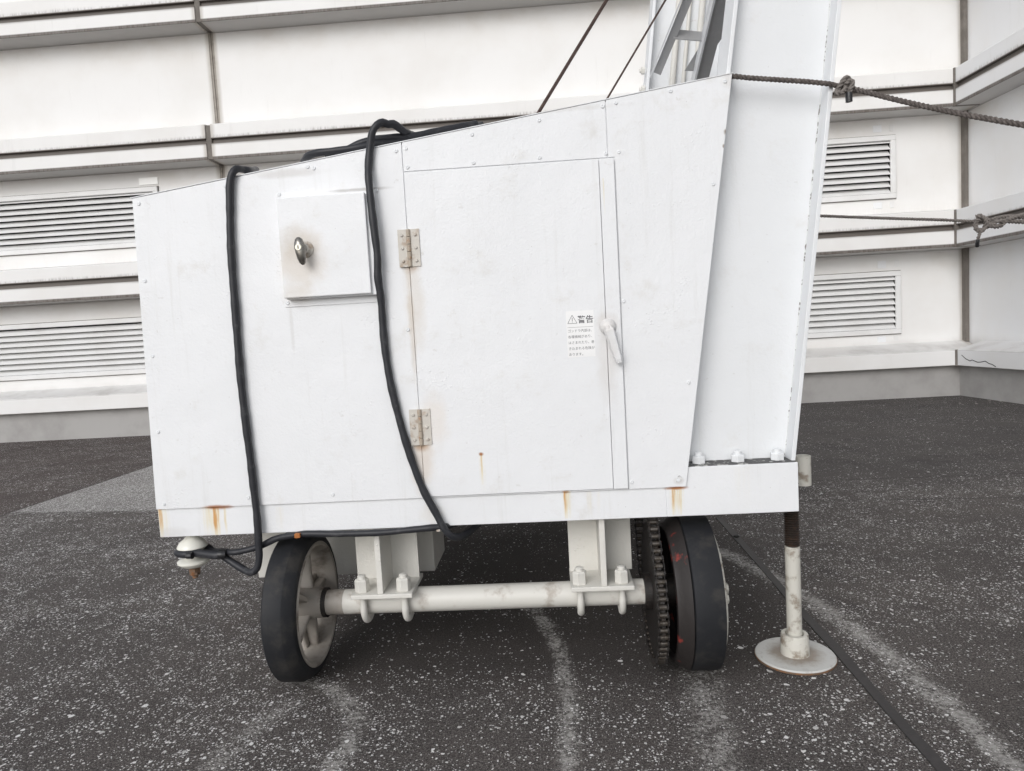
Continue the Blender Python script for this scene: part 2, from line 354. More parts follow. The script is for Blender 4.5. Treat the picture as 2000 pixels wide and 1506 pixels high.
# ================================================================== GROUND
def circ(p, q, r):
    ax, ay, bx, by, cx, cy = p[0], p[1], q[0], q[1], r[0], r[1]
    d = 2*(ax*(by-cy)+bx*(cy-ay)+cx*(ay-by))
    ux = ((ax*ax+ay*ay)*(by-cy)+(bx*bx+by*by)*(cy-ay)+(cx*cx+cy*cy)*(ay-by))/d
    uy = ((ax*ax+ay*ay)*(cx-bx)+(bx*bx+by*by)*(ax-cx)+(cx*cx+cy*cy)*(bx-ax))/d
    return ux, uy, math.hypot(ax-ux, ay-uy)
def ground_mat():
    n = NT('chip_asphalt'); x, y, z = n.xyz()
    wob = n.noise(60, 2, .5, out=1)
    vm = n.t.nodes.new('ShaderNodeVectorMath'); vm.operation = 'MULTIPLY_ADD'
    n.link(wob, vm.inputs[0]); vm.inputs[1].default_value = (.013, .013, 0); n.link(n.coord(), vm.inputs[2]); cv = vm.outputs[0]
    base = n.mix(n.ss(n.noise(1.1, 4, .6), .35, .7), (.062, .053, .050), (.102, .088, .081))
    base = n.mix(n.mul(n.ss(n.noise(230, 2, .8), .50, .64), .8), base, (.30, .28, .265))
    base = n.mix(n.mul(n.ss(n.noise(150, 3, .7), .50, .60), .85), base, (.016, .014, .014))
    base = n.mix(n.mul(n.ss(n.noise(85, 4, .8), .54, .62), .7), base, (.20, .185, .175))
    base = n.mix(n.mul(n.ss(n.noise(3.1, 5, .6), .58, .78), .35), base, (.085, .060, .052))
    # regions
    def side(p, q):   # >0 on the far side of the line p-q
        nx, ny = -(q.y-p.y), (q.x-p.x); L = math.hypot(nx, ny); nx /= L; ny /= L
        if ny < 0: nx, ny = -nx, -ny
        return n.sub(n.add(n.mul(x, nx), n.mul(y, ny)), p.x*nx+p.y*ny)
    s1 = side(atg(0, 1008), atg(300, 908)); s2 = side(atg(0, 1003), atg(318, 998))
    lx = n.math('LESS_THAN', x, .3)
    far = n.mul(n.ss(s1, -.01, .01), lx)
    s2w = n.add(s2, n.mul(n.sub(n.noise(14, 5, .8), .5), .5))
    wedge = n.mul(n.mul(n.ss(s2w, -.05, .06), n.ss(s1, .01, -.01)), lx)
    farR = n.mul(n.ss(y, 4.2, 5.4), n.sub(1., lx))
    dens = n.noise(1.7, 4, .65)
    left = n.ss(x, .2, -1.2)
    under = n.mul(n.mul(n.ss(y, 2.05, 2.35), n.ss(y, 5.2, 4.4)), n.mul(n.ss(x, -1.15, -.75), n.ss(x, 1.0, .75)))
    dmul = n.mul(n.mul(n.ss(dens, .32, .64, .18, 1.6), n.ss(n.noise(11, 3, .6), .32, .64, .35, 1.5)), n.add(.75, n.mul(left, .35)))
    dmul = n.mul(dmul, n.sub(1., n.mul(far, .5))); dmul = n.mul(dmul, n.sub(1., n.mul(farR, .7))); dmul = n.add(dmul, n.mul(wedge, 1.7))
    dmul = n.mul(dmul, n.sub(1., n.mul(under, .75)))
    chips = None; hh = None
    for sc_, p, r0, lo, hi in [(42, .022, .21, .4, .95), (66, .14, .20, .5, 1.), (102, .22, .20, .35, 1.), (165, .32, .22, .3, .85)]:
        vs = n.map((1, 1, 0), (sc_*.37, sc_*.11, 0), v=cv)
        c = n.vor(sc_, vs); rr = n.xyz(c[1])
        sel = n.math('LESS_THAN', rr[0], n.mul(dmul, p))
        rad = n.add(r0, n.mul(rr[1], .22))
        shape = n.ss(c[0], n.sub(rad, .05), n.add(rad, .06), 1., 0.)
        m = n.mul(sel, shape)
        br = n.mul(m, n.add(lo, n.mul(rr[2], hi-lo)))
        chips = br if chips is None else n.mx(chips, br); hh = m if hh is None else n.mx(hh, m)
    # worn wheel tracks
    tr = None
    fine = n.ss(n.noise(130, 4, .75), .42, .62)
    for pts, wd, st in [([(1035, 1180), (1110, 1350), (1105, 1506)], .036, .9), ([(1425, 1085), (1625, 1200), (1990, 1506)], .052, 1.),
                        ([(1368, 1310), (1385, 1400), (1410, 1506)], .075, .7), ([(600, 1330), (690, 1425), (640, 1506)], .042, .8), ([(560, 1380), (500, 1420), (425, 1490)], .05, .6)]:
        g = [atg(*p) for p in pts]; cx, cy, rad = circ(*g)
        dx = n.sub(x, cx); dy = n.sub(y, cy); d = n.math('SQRT', n.add(n.mul(dx, dx), n.mul(dy, dy)))
        d = n.add(n.math('ABSOLUTE', n.sub(d, rad)), n.mul(n.sub(n.noise(9, 4), .5), .07))
        m = n.mul(n.ss(d, 0., wd*1.5, 1., 0.), st)
        ends = n.mul(n.ss(x, min(q.x for q in g)-.25, min(q.x for q in g)-.02), n.ss(x, max(q.x for q in g)+.25, max(q.x for q in g)+.03))
        if pts[0][0] != 1425: m = n.mul(m, n.ss(y, max(q.y for q in g)+.15, max(q.y for q in g)-.05))
        m = n.mul(m, ends); tr = m if tr is None else n.mx(tr, m)
    hf = n.noise(78, 5, .9); tw_ = n.mul(tr, n.ss(n.noise(14, 4, .75), .32, .60, .25, 1.15))
    trk = n.mul(n.mul(n.ss(n.add(hf, n.mul(tw_, .17)), .59, .612), n.ss(tr, .02, .2)), n.ss(n.noise(60, 3, .7), .40, .58, .5, 1.))
    trk = n.mx(trk, n.mul(tw_, .06))
    c1 = n.mix(n.mul(far, .55), base, (.075, .055, .050))
    c1 = n.mix(n.mul(farR, .4), c1, (.060, .056, .056))
    c1 = n.mix(n.mul(wedge, n.ss(n.noise(62, 5, .9), .47, .53, 0., .9)), c1, (.42, .405, .39))
    c1 = n.mix(n.ss(n.noise(.8, 5, .7), .5, .75, 0., .35), c1, (.10, .088, .08))
    c1 = n.mix(n.ss(n.noise(2.3, 5, .7), .5, .72, 0., .45), c1, (.030, .027, .026))
    c1 = n.mix(n.mul(under, .6), c1, (.028, .023, .021))  # cart's shade painted into the ground colour beneath it
    c1 = n.mix(n.mul(trk, .8), c1, (.50, .485, .46))
    c1 = n.mix(n.ss(hh, .2, .8), c1, n.mix(n.ss(chips, .2, .8), (.30, .285, .27), (.82, .81, .80)))
    s3 = side(atg(1560, 940), atg(2000, 925)); s3m = n.mul(n.ss(n.math('ABSOLUTE', s3), .004, .014, .55, 0.), n.math('GREATER_THAN', x, .9))
    seam = n.mx(n.mul(n.ss(n.math('ABSOLUTE', s1), .004, .014, 1., 0.), lx), n.mul(n.ss(n.math('ABSOLUTE', s2), .004, .014, .5, 0.), n.ss(s1, .02, 0.)))
    seam = n.mx(seam, s3m)
    c1 = n.mix(n.mul(seam, .8), c1, (.015, .014, .013))
    h = n.add(n.mul(n.noise(180, 4, .7), 1.), n.mul(hh, .35))
    return n.out(c1, n.ss(hh, 0, 1, .82, .5), n.bump(h, .005, .9), spec=.3)
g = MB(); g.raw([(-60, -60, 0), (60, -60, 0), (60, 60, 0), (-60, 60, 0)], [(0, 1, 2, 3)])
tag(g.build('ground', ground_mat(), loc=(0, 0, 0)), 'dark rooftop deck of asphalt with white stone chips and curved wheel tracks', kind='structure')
# bitumen joint strip
jp = [(1404, 1012), (1437, 1048), (1500, 1120), (1560, 1190), (1640, 1275), (1727, 1377), (1829, 1490), (1880, 1549)]
J = MB(); pts = [atg(*p) for p in jp]; vs = []
for i, p in enumerate(pts):
    d = (pts[min(i+1, len(pts)-1)]-pts[max(i-1, 0)]).normalized(); s_ = Vector((-d.y, d.x, 0))*(.017+.002*math.sin(i*2.1))
    vs += [p+s_+Vector((0, 0, .0042)), p-s_+Vector((0, 0, .0042))]
k = len(pts)
vs += [v-Vector((0, 0, .0052)) for v in vs]
fs = [(2*i, 2*i+1, 2*i+3, 2*i+2) for i in range(k-1)]+[(2*i, 2*i+2, 2*k+2*i+2, 2*k+2*i) for i in range(k-1)]+[(2*i+1, 2*k+2*i+1, 2*k+2*i+3, 2*i+3) for i in range(k-1)]
J.raw(vs, fs)
M['bitumen'] = simple('bitumen_joint', (.036, .032, .032), .6, 0, scale=40, c2=(.06, .055, .055), bump=.001)
tag(J.build('ground_joint', M['bitumen']), 'narrow dark filler joint running diagonally across the deck', kind='structure')
p = atg(1438, 1050)
tag(MB().lathe([(.014, 0), (.016, .006), (.012, .010), (.004, .011)], (p.x, p.y, .001), n=16).build('plug', M['dark']), 'small black plug set in the floor at the filler joint', 'plug')

# ================================================================== WALLS
def louvre(root, mats, x0, x1, z0, z1):
    """frame at local y=0 plane"""
    fw = .065; fr = MB(); y0, y1 = -.035, .0
    fr.box(x0, x1, y0, y1, z1-fw, z1); fr.box(x0, x1, y0, y1, z0, z0+fw)
    fr.box(x0, x0+fw, y0, y1, z0+fw, z1-fw); fr.box(x1-fw, x1, y0, y1, z0+fw, z1-fw)
    lv = fr.build('louvre', mats['slat'], root, bevel=.006)
    MB().box(x0-.009, x1+.009, -.010, .001, z0-.009, z0+.02).box(x0-.009, x1+.009, -.010, .001, z1-.02, z1+.009).box(x1-.02, x1+.009, -.0105, .0005, z0-.0085, z1+.0085).build('gasket', mats['joint'], lv)
    bk = MB().box(x0+.022, x1-.022, .055, .06, z0+fw, z1-fw).build('louvre_recess', M['dark'], lv)
    s = MB(); zz = z0+fw+.004; pitch = .0808
    while zz < z1-fw-.03:
        zt = min(zz+.074, z1-fw-.001); k = (zt-zz)/.074
        s.hexa([(x0+fw, -.022, zz), (x1-fw, -.022, zz), (x1-fw, -.016, zz-.001), (x0+fw, -.016, zz-.001),
                (x0+fw, -.022+.070*k, zt), (x1-fw, -.022+.070*k, zt), (x1-fw, -.016+.070*k, zt-.001), (x0+fw, -.016+.070*k, zt-.001)])
        zz += pitch
    s.build('slats', mats['slat'], lv)
    return lv
def wall(root, mat, x0, x1, joints, band_x1, band_x0, louvres):
    """all in local numbers; root rotated into place"""
    P = []
    gw = .036
    cuts = [x0]+list(joints)+[x1]
    # panels between bands
    zs = [.70]+[z for zt, zg, zb in reversed(Z_BANDS) for z in (zb, zt)]+[11.0]
    for i in range(len(cuts)-1):
        a = cuts[i]+(gw if i else 0); b = cuts[i+1]-(gw if i < len(cuts)-2 else 0)
        m = MB()
        for k in range(0, len(zs), 2):
            za, zb_ = zs[k]-.05, zs[k+1]+.05
            holes = sorted([l for l in louvres if l[2] > za and l[3] < zb_ and l[0] < b and l[1] > a])
            xx = a
            for (h0, h1, hz0, hz1) in holes:
                f = .02
                if h0+f > xx: m.box(xx, h0+f, 0, .25, za, zb_)
                m.box(h0+f, h1-f, 0, .25, za, hz0+f); m.box(h0+f, h1-f, 0, .25, hz1-f, zb_)
                m.box(h0+f, h1-f, .062, .25, hz0+f, hz1-f)
                xx = h1-f
            m.box(xx, b, 0, .25, za, zb_)
        m.build('wall_panel', mat, root, bevel=0)
    # bands
    bc = [band_x0]+list(joints)+[band_x1]
    for (zt, zg, zb) in Z_BANDS:
        for i in range(len(bc)-1):
            a = bc[i]+(gw if i else 0); b = bc[i+1]-(gw if i < len(bc)-2 else 0)
            m = MB()
            g_ = .028
            # profile with sloping top and drip groove, extruded along x
            prof = [(-.33, zb), (.02, zb), (.02, zt+.06), (-.325, zt), (-.33, zt-.005), (-.33, zg+g_), (-.29, zg+g_-.004), (-.29, zg-g_+.004), (-.33, zg-g_)]
            n_ = len(prof)
            vs = [(a, p[0], p[1]) for p in prof]+[(b, p[0], p[1]) for p in prof]
            fs = [tuple(range(n_)), tuple(range(2*n_-1, n_-1, -1))]+[(q, (q+1) % n_, (q+1) % n_+n_, q+n_) for q in range(n_)]
            m.raw(vs, fs); m.build('band', mat, root, bevel=.004)
        for xj in joints:
            MB().box(xj-gw, xj+gw, -.315, .0, zb+.012, zt-.012).build('joint_seal', M['joint'], root)
    for xj in joints:
        MB().box(xj-gw, xj-.006, .008, .2, .5, 11.0).box(xj+.006, xj+gw, .009, .2, .5, 11.0).box(xj-.006, xj+.006, .02, .2, .5, 11.0).build('joint_seal', M['joint_pale'], root)
    # ledge
    for i in range(len(bc)-1):
        a = bc[i]+(gw if i else 0); b = bc[i+1]-(gw if i < len(bc)-2 else 0)
        prof = [(-.33, .408), (.0, .408), (.0, .715), (-.325, .615), (-.33, .607)]; n_ = 5
        vs = [(a, p[0], p[1]) for p in prof]+[(b, p[0], p[1]) for p in prof]
        fs = [tuple(range(n_)), tuple(range(2*n_-1, n_-1, -1))]+[(q, (q+1) % n_, (q+1) % n_+n_, q+n_) for q in range(n_)]
        MB().raw(vs, fs).build('ledge', mat, root, bevel=.006)
    MB().box(x0, x1, -.215, .2, -.02, .405).build('plinth', M['base'], root)
    for l in louvres: louvre(root, M, *l)

# back wall: panel plane at Y = 9.55
YW = 9.55
bw = empty('panel_wall', (0, YW, 0), 'long white panelled wall with projecting bands and louvres behind the cart', 'wall')
class Loc:  # children built in the root's own frame
    pass
_oldbuild = MB.build
def build_local(s, name, mat, parent=None, **k):
    o = _oldbuild(s, name, mat, parent, **k)
    if parent is not None and parent.type == 'EMPTY': o.location = (0, 0, 0)
    return o
MB.build = build_local
JX = -4.378
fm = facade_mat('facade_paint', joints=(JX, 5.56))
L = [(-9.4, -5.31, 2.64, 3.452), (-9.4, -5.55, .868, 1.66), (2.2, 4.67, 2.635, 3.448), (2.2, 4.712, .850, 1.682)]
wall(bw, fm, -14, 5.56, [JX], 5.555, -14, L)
lx0, lz0 = xz(273, 362, YW); lx1, lz1 = xz(308, 346, YW)
MB().box(lx0, lx1, -.012, -.001, lz0, lz1).build('blank_plate', M['notice'], bw)
for (u, v, wd, hg) in [(1713, 252, .11, .09), (1741, 250, .05, .09), (1714, 402, .11, .08), (1742, 400, .05, .08), (1722, 517, .11, .10), (1751, 515, .05, .09), (1722, 663, .11, .08), (1750, 661, .06, .08)]:
    a, b = xz(u, v, YW)
    MB().box(a-wd/2, a+wd/2, -.008, -.001, b-hg/2, b+hg/2).build('patch_plate', M['cart' if wd > .1 else 'slat'], bw, bevel=.004)

# side wall on the right, coming towards the camera
sw = empty('return_wall', (5.56, YW, 0), 'white side wall meeting the louvred wall at the right hand corner', 'wall')
sw.rotation_euler = (0, 0, R(-90+3.2))
fm2 = facade_mat('facade_paint_dimmed', base=(.74, .745, .755), joints=(0.0,))  # same facade with a lowered base colour, standing in for dimmer light
wall(sw, fm2, .002, 18.0, [], 18.0, .335, [])  # unseen extra length and height added to darken the right corner
# dirty sealant in the corner of the panels and at the band corner
MB().box(-.03, .075, -.045, .0, .70, 11.0).build('corner_seal', M['joint'], sw)
for (zt, zg, zb) in Z_BANDS: MB().box(.30, .334, -.345, -.02, zb-.004, zt+.0).build('corner_seal', M['joint'], sw)
MB().box(.30, .334, -.345, -.02, .40, .612).build('corner_seal', M['joint'], sw)
cr = MB()
cp = [(.42, .545), (.50, .50), (.58, .475), (.62, .49), (.72, .465), (.78, .47), (.86, .485), (.92, .46), (.98, .45), (1.04, .425)]
for (a, b) in zip(cp[:-1], cp[1:]): cr.bar((a[0], -.3305, a[1]), (b[0], -.3305, b[1]), .008, .004)
cr.build('crack', M['dark'], sw)
MB.build = _oldbuild

dbr = MB(); c0_ = atg(1925, 786)
for k in range(10):
    a = Vector((c0_.x+random.uniform(-.45, .45), c0_.y+random.uniform(-.12, .12), 0)); q_ = random.uniform(.008, .020)
    dbr.lathe([(q_, 0), (q_*.8, q_*.4), (q_*.2, q_*.55)], (a.x, a.y, .0), n=5, smooth=False, a0=random.random()*6)
tag(dbr.build('debris', M['plaster'], loc=(c0_.x, c0_.y, 0)), 'pale crumbs of fallen plaster on the floor below the cracked ledge', 'debris', kind='stuff')
# ================================================================== CART
root = empty('maintenance_cart', (-.28, 2.75, 0), 'white painted steel rooftop maintenance cart on two visible black tyred wheels', 'maintenance cart')
RL = Vector(root.location)
def poly(pts, Y): return [xz(u, v, Y) for u, v in pts]
TL, TR, BR, BL = (258, 388), (1430, 144), (1340, 951), (305, 995)
def on(p, q, t): return (p[0]+(q[0]-p[0])*t, p[1]+(q[1]-p[1])*t)
# cabinet body: prism set 4 mm behind the sheets
tl, tr_, br, bl = [xz(*p, YF) for p in (TL, TR, BR, BL)]
zb = .5*(br[1]+bl[1]); br = (br[0], zb); bl = (bl[0], zb)
ins = .004
cab = MB().prism([(bl[0]+ins, zb+ins), (br[0]-ins, zb+ins), (tr_[0]-ins, tr_[1]-ins), (tl[0]+ins, tl[1]-ins)], YF+.004, 4.55).build('cabinet', M['cart'], root, bevel=.002)
# top lid sheet
sl_ = (tr_[1]-tl[1])/(tr_[0]-tl[0])
MB().hexa([(tl[0]-.004, YF-.002, tl[1]+.001), (tr_[0]+.002, YF-.002, tr_[1]+.001), (tr_[0]+.002, 4.56, tr_[1]+.001), (tl[0]-.004, 4.56, tl[1]+.001),
           (tl[0]-.004, YF-.002, tl[1]+.0035), (tr_[0]+.002, YF-.002, tr_[1]+.0035), (tr_[0]+.002, 4.56, tr_[1]+.0035), (tl[0]-.004, 4.56, tl[1]+.0035)]).build('lid', M['cart'], cab)
# door corners and sheet seams
dl_t, dl_b = xz(792, 337, YF), xz(826, 966, YF)
dr_t, dr_b = xz(1199, 312, YF), xz(1226, 957, YF)
dxl = .5*(dl_t[0]+dl_b[0]); dxr = .5*(dr_t[0]+dr_b[0]); dzt = .5*(dl_t[1]+dr_t[1]); dzb = .5*(dl_b[1]+dr_b[1])
def top_z(x): return tl[1]+sl_*(x-tl[0])
gp = .0012
def panel(name, pl): return MB().prism(pl, YF, YF+.0045).build(name, M['cart'], cab, bevel=.0007)
panel('sheet_panel', [(bl[0], zb), (dxl-gp, zb), (dxl-gp, top_z(dxl)), (tl[0], tl[1])])
panel('sheet_panel', [(dxl+gp, dzt+.006), (dxr-.018, dzt+.006), (dxr-.018, top_z(dxr-.018)), (dxl+gp, top_z(dxl+gp))])
xr_ = dxr-.018+2*gp
panel('sheet_panel', [(dxr+.004, zb), (br[0], zb), (tr_[0], tr_[1]), (xr_, top_z(xr_)), (xr_, dzt+.006), (dxr+.004, dzt+.006)])
panel('sheet_panel', [(dxl+gp, zb), (dxr+.004-2*gp, zb), (dxr+.004-2*gp, dzb-.002), (dxl+gp, dzb-.002)])
# door
dy = YF-.004
door = MB().box(dxl+.0015, dxr-.0465, dy, YF+.003, dzb, dzt).build('door', M['cart'], root, bevel=.001)
MB().box(dxr-.0445, dxr, dy-.004, YF+.003, dzb, dzt+.001).build('edge_strip', M['cart'], door, bevel=.001)
# hinges
for (u, v) in [(800, 485), (822, 834)]:
    hx, hz = xz(u, v, YF); hh_ = .058; hw = .034
    hg = MB().box(hx-hw, hx-.004, dy-.0035, dy, hz-hh_, hz+hh_).box(hx+.004, hx+hw, dy-.0035, dy, hz-hh_, hz+hh_).build('hinge', M['hinge'], door, bevel=.0008)
    kn = MB()
    for k in range(5):
        z0 = hz-hh_+k*hh_*.4; kn.cyl((hx, dy-.004, z0+.0008), (hx, dy-.004, z0+hh_*.4-.0008), .0065+(k % 2)*.0006, 14)
    kn.build('hinge_pin', M['rust_pin'], hg)
    for sx in (-1, 1):
        for sz in (-1, 0, 1):
            MB().lathe([(.0052, 0), (.0052, -.002), (.003, -.004), (.0015, -.0038)], (hx+sx*(.021), dy-.0035, hz+sz*.040), 'Y', 12).build('screw', M['hinge'], hg)
# latch handle
hx, hz = xz(1187, 638, YF)
lt = MB()
lt.lathe([(.026, 0), (.025, -.005), (.018, -.013), (.010, -.018), (.003, -.019)], (hx, dy-.003, hz), 'Y', 24)
latch = lt.build('latch', M['cart'], door)
e = xz(1208, 708, YF); lv = MB()
a = Vector((hx-.002, dy-.026, hz+.004)); b = Vector((e[0], dy-.030, e[1]))
d = (b-a).normalized(); s_ = Vector((0, 1, 0)).cross(d).normalized()
def lsec(t, w_, dd, yo): c = a+(b-a)*t; return [c-s_*w_+Vector((0, yo+dd, 0)), c+s_*w_+Vector((0, yo+dd, 0)), c+s_*w_*.7+Vector((0, yo-dd, 0)), c-s_*w_*.7+Vector((0, yo-dd, 0))]
secs = [lsec(0, .010, .010, .004), lsec(.12, .017, .011, 0), lsec(.5, .015, .009, 0), lsec(.9, .012, .007, 0), lsec(1., .009, .005, .001)]
vs = [p for s__ in secs for p in s__]; fs = [(3, 2, 1, 0), (16, 17, 18, 19)]
for i in range(4):
    for k in range(4): fs.append((i*4+k, i*4+(k+1) % 4, (i+1)*4+(k+1) % 4, (i+1)*4+k))
lv.raw(vs, fs)
lv.cyl(a+s_*0+Vector((0, -.008, 0)), b+Vector((0, -.004, 0)), .0028, 8, .002)
lv.build('latch_lever', M['cart'], door, bevel=.0015)
# warning sticker, flat on the door
sx0, sz1 = xz(1106, 608.5, YF); sx1, sz0 = xz(1163, 695.5, YF)
sx1b = xz(1159, 607, YF)[0]; sw_ = .5*((sx1b-sx0)+(sx1-xz(1108, 697, YF)[0])); szt = sz1; sxc = .5*(sx0+xz(1108, 697, YF)[0]); szb = sz0
stk = MB().box(sxc, sxc+sw_, dy-.0006, dy-.0001, szb, szt).build('warning_sticker', M['sticker'], door)
def textobj(name, body, x, z, size, parent, y=dy-.0007, bold=.0):
    cu = bpy.data.curves.new(name, 'FONT'); cu.body = body; cu.size = size; cu.align_x = 'LEFT'; cu.offset = bold; cu.resolution_u = 4; cu.extrude = .0001
    t = bpy.data.objects.new('tmp', cu); col.objects.link(t); bpy.context.view_layer.update()
    me = bpy.data.meshes.new_from_object(t.evaluated_get(bpy.context.evaluated_depsgraph_get()))
    bpy.data.objects.remove(t)
    xs = [v.co.x for v in me.vertices] or [0, 1]
    o = bpy.data.objects.new(name, me); me.materials.clear(); me.materials.append(M['ink']); col.objects.link(o)
    me.transform(Matrix.Translation((x, y, z)) @ Matrix.Rotation(R(90), 4, 'X')); o.parent = parent
    return o
sh = szt-szb; fsz = sw_*.118
txt = []
textobj('warning_title', '警告', sxc+sw_*.41, szt-sh*.255, sw_*.29, stk, bold=.0004)
for i, line in enumerate(['ゴンドラ内部は、', '各種機械があり、', 'はさまれたり、巻', 'き込まれる危険が', 'あります。']):
    textobj('warning_text', line, sxc+sw_*.04, szt-sh*(.455+i*.127), fsz, stk)
ww = MB(); tx, tz = sxc+sw_*.22, szt-sh*.19; q = sw_*.17
tri = [(tx-q, tz-q*.75), (tx+q, tz-q*.75), (tx, tz+q)]
for i in range(3):
    (x0, z0), (x1, z1) = tri[i], tri[(i+1) % 3]; ww.bar((x0, dy-.0008, z0), (x1, dy-.0008, z1), .0013, .0004)
ww.bar((tx, dy-.0008, tz-q*.25), (tx, dy-.0008, tz+q*.45), .0016, .0004); ww.box(tx-.0009, tx+.0009, dy-.001, dy-.0006, tz-q*.52, tz-q*.38)
ww.box(sxc+.003, sxc+sw_-.003, dy-.001, dy-.0006, szt-sh*.355, szt-sh*.350)
ww.build('warning_symbol', M['ink'], stk)
# control box
bx0, bz1 = xz(541, 377, YF); bx1 = xz(737, 372, YF)[0]; bx0b, bz0 = xz(557, 600, YF)
bx0 = .5*(bx0+bx0b); bx1 = .5*(bx1+xz(750, 590, YF)[0]); bz1 = .5*(xz(541, 377, YF)[1]+xz(737, 368, YF)[1]); bz0 = .5*(bz0+xz(750, 590, YF)[1])
cbx = MB().box(bx0, bx1, YF-.003, YF+.002, bz0, bz1).build('control_box', M['cart'], root, bevel=.001)
bd = .040
MB().box(bx0+.012, bx1-.030, YF-bd, YF-.001, bz0+.026, bz1-.020).build('box_door', M['cart'], cbx, bevel=.0035, seg=3)
MB().box(bx0+.016, bx1-.012, YF-.028, YF-.001, bz0+.022, bz1-.024).build('box_body', M['cart'], cbx, bevel=.002)
# T handle with lock
hx, hz = xz(597, 487, YF-bd)
MB().lathe([(.026, 0), (.025, -.004), (.017, -.006), (.015, -.020), (.013, -.026)], (hx, YF-bd, hz), 'Y', 24).build('handle_rose', M['hinge'], cbx)
th = MB(); hx2, hz2 = xz(586, 490, YF-bd-.04)
rings = []
for t, wx_, wy_ in [(-1, .004, .004), (-.85, .010, .008), (-.5, .014, .011), (-.1, .0155, .012), (.25, .0175, .012), (.55, .016, .011), (.85, .012, .008), (1, .005, .004)]:
    zz = hz2+t*.042; xo = -t*.004
    rings.append([(hx2+xo+wx_*math.cos(k*math.pi/6), YF-bd-.034+wy_*math.sin(k*math.pi/6)-.004*(1-t*t), zz) for k in range(12)])
vs = [p for r_ in rings for p in r_]
fs = [tuple(range(12)), tuple(range(95, 83, -1))]+[(i*12+k, i*12+(k+1) % 12, (i+1)*12+(k+1) % 12, (i+1)*12+k) for i in range(7) for k in range(12)]
th.raw(vs, fs, True); thd = th.build('lock_handle', M['chrome'], cbx)
MB().lathe([(.0100, 0), (.0100, -.0065), (.0088, -.0075)], (hx2-.001, YF-bd-.045, hz2+.010), 'Y', 20).box(hx2-.0018, hx2-.0002, YF-bd-.0530, YF-bd-.0515, hz2+.005, hz2+.015).build('lock_cylinder', M['brass'], cbx)
MB().box(hx2-.0022, hx2+.0002, YF-bd-.0534, YF-bd-.0520, hz2+.0045, hz2+.0155).build('keyhole', M['dark'], cbx)
# rivets
rv = MB().lathe([(.0062, 0), (.0060, -.0012), (.0042, -.0026), (.0022, -.0024), (.0018, -.0012)], (0, 0, 0), 'Y', 14).build('rivet', M['mast'], cab)
sc_obj = rv
rl = [(271, 398), (283, 549), (298, 696), (309, 844), (320, 985), (440, 364), (601, 326), (613, 329), (774, 295), (793, 290), (796, 327), (922, 263), (925, 318), (797, 644), (1053, 235), (1054, 308),
      (1177, 208), (1203, 201), (1183, 300), (1209, 297), (1310, 178), (1416, 159), (1393, 360), (1218, 588), (1345, 747), (1325, 938), (1234, 942), (485, 972), (650, 966), (545, 380), (735, 372), (562, 592)]
for i, (u, v) in enumerate(rl):
    Y = YF if i < len(rl)-3 else YF-.003
    a = xz(u, v, Y); pos = (a[0], Y-.0002, a[1])
    if i == 0: rv.location = pos
    else: place(rv, cab, pos)
# scratched P mark near the bottom corner is a worn rivet; paint chip
pm = [(1319, 944), (1322, 936), (1325, 930), (1330, 931), (1331, 937), (1326, 940), (1323, 939)]
MB().tube([(xz(u, v, YF)[0], YF-.0006, xz(u, v, YF)[1]) for u, v in pm], .0011, 6, .004).build('scratch_mark', M['weld'], cab)
# chassis beam
xb0 = xz(313, 1050, YB)[0]; xb1 = xz(1561, 1001, YB)[0]; zb0 = .5395; zb1 = .5*(xz(1345, 911, YB)[1]+xz(1555, 905, YB)[1])
xm = xz(1300, 930, YB)[0]
zlow = zb+.03
bmz = MB()
bmz.box(xb0, xm, YB, YB+.075, zb0, zlow)
bmz.box(xm, xb1, YB, YB+.17, zb0, zb1)
beam = bmz.build('chassis_beam', M['cart'], root, bevel=.002)
tb = MB().box(xm+.03, xb1-.004, YB+.006, YB+.168, zb1-.001, zb1+.002).build('beam_top', M['beamtop'], beam)
# rear beams and cross beams (the chassis continues under the cabinet)
c = MB(); c.box(xb0, xb1, 4.48, 4.56, zb0, zb1); c.box(xb0, xb0+.07, YB+.08, 4.48, zb0, zlow); c.box(xb1-.08, xb1, YB+.172, 4.48, zb0, zb1-.01); c.box(-.65, -.57, YB+.08, 4.48, zb0+.002, zlow-.01); c.box(.20, .28, YB+.08, 4.48, zb0+.002, zlow-.01)
c.build('cross_beam', M['frame'], beam, bevel=.002)
# mast: H section, leaning right
def mast(name, mat, Yf, p_rt, p_rb, wid, dep, ztop, zbase):
    a = Vector(at(*p_rt, Yf)); b = Vector(at(*p_rb, Yf)); sl = (a.x-b.x)/(a.z-b.z)
    def X(z): return b.x+sl*(z-b.z)
    t = .013
    def slab(off0, off1, y0, y1):
        k = lambda o: o*(1+.14*0) if abs(o) < wid*.5 else o-.045
        q0, q1 = k(off0), k(off1)
        return [(X(zbase)+q0, y0, zbase), (X(zbase)+q1, y0, zbase), (X(zbase)+q1, y1, zbase), (X(zbase)+q0, y1, zbase), (X(ztop)+off0, y0, ztop), (X(ztop)+off1, y0, ztop), (X(ztop)+off1, y1, ztop), (X(ztop)+off0, y1, ztop)]
    m = MB(); m.hexa(slab(-t, 0, Yf, Yf+dep)); m.hexa(slab(-wid, -wid+t, Yf, Yf+dep)); m.hexa(slab(-wid+t, -t, Yf+dep*.5-.005, Yf+dep*.5+.005))
    return m.build(name, mat, root, bevel=.002), X
wid = at(1645, 0, 2.20).x-at(1440, 0, 2.20).x
mst, MX = mast('mast', M['mast'], 2.20, (1645, 0), (1555, 888), wid, .13, 2.6, zb1+.002)
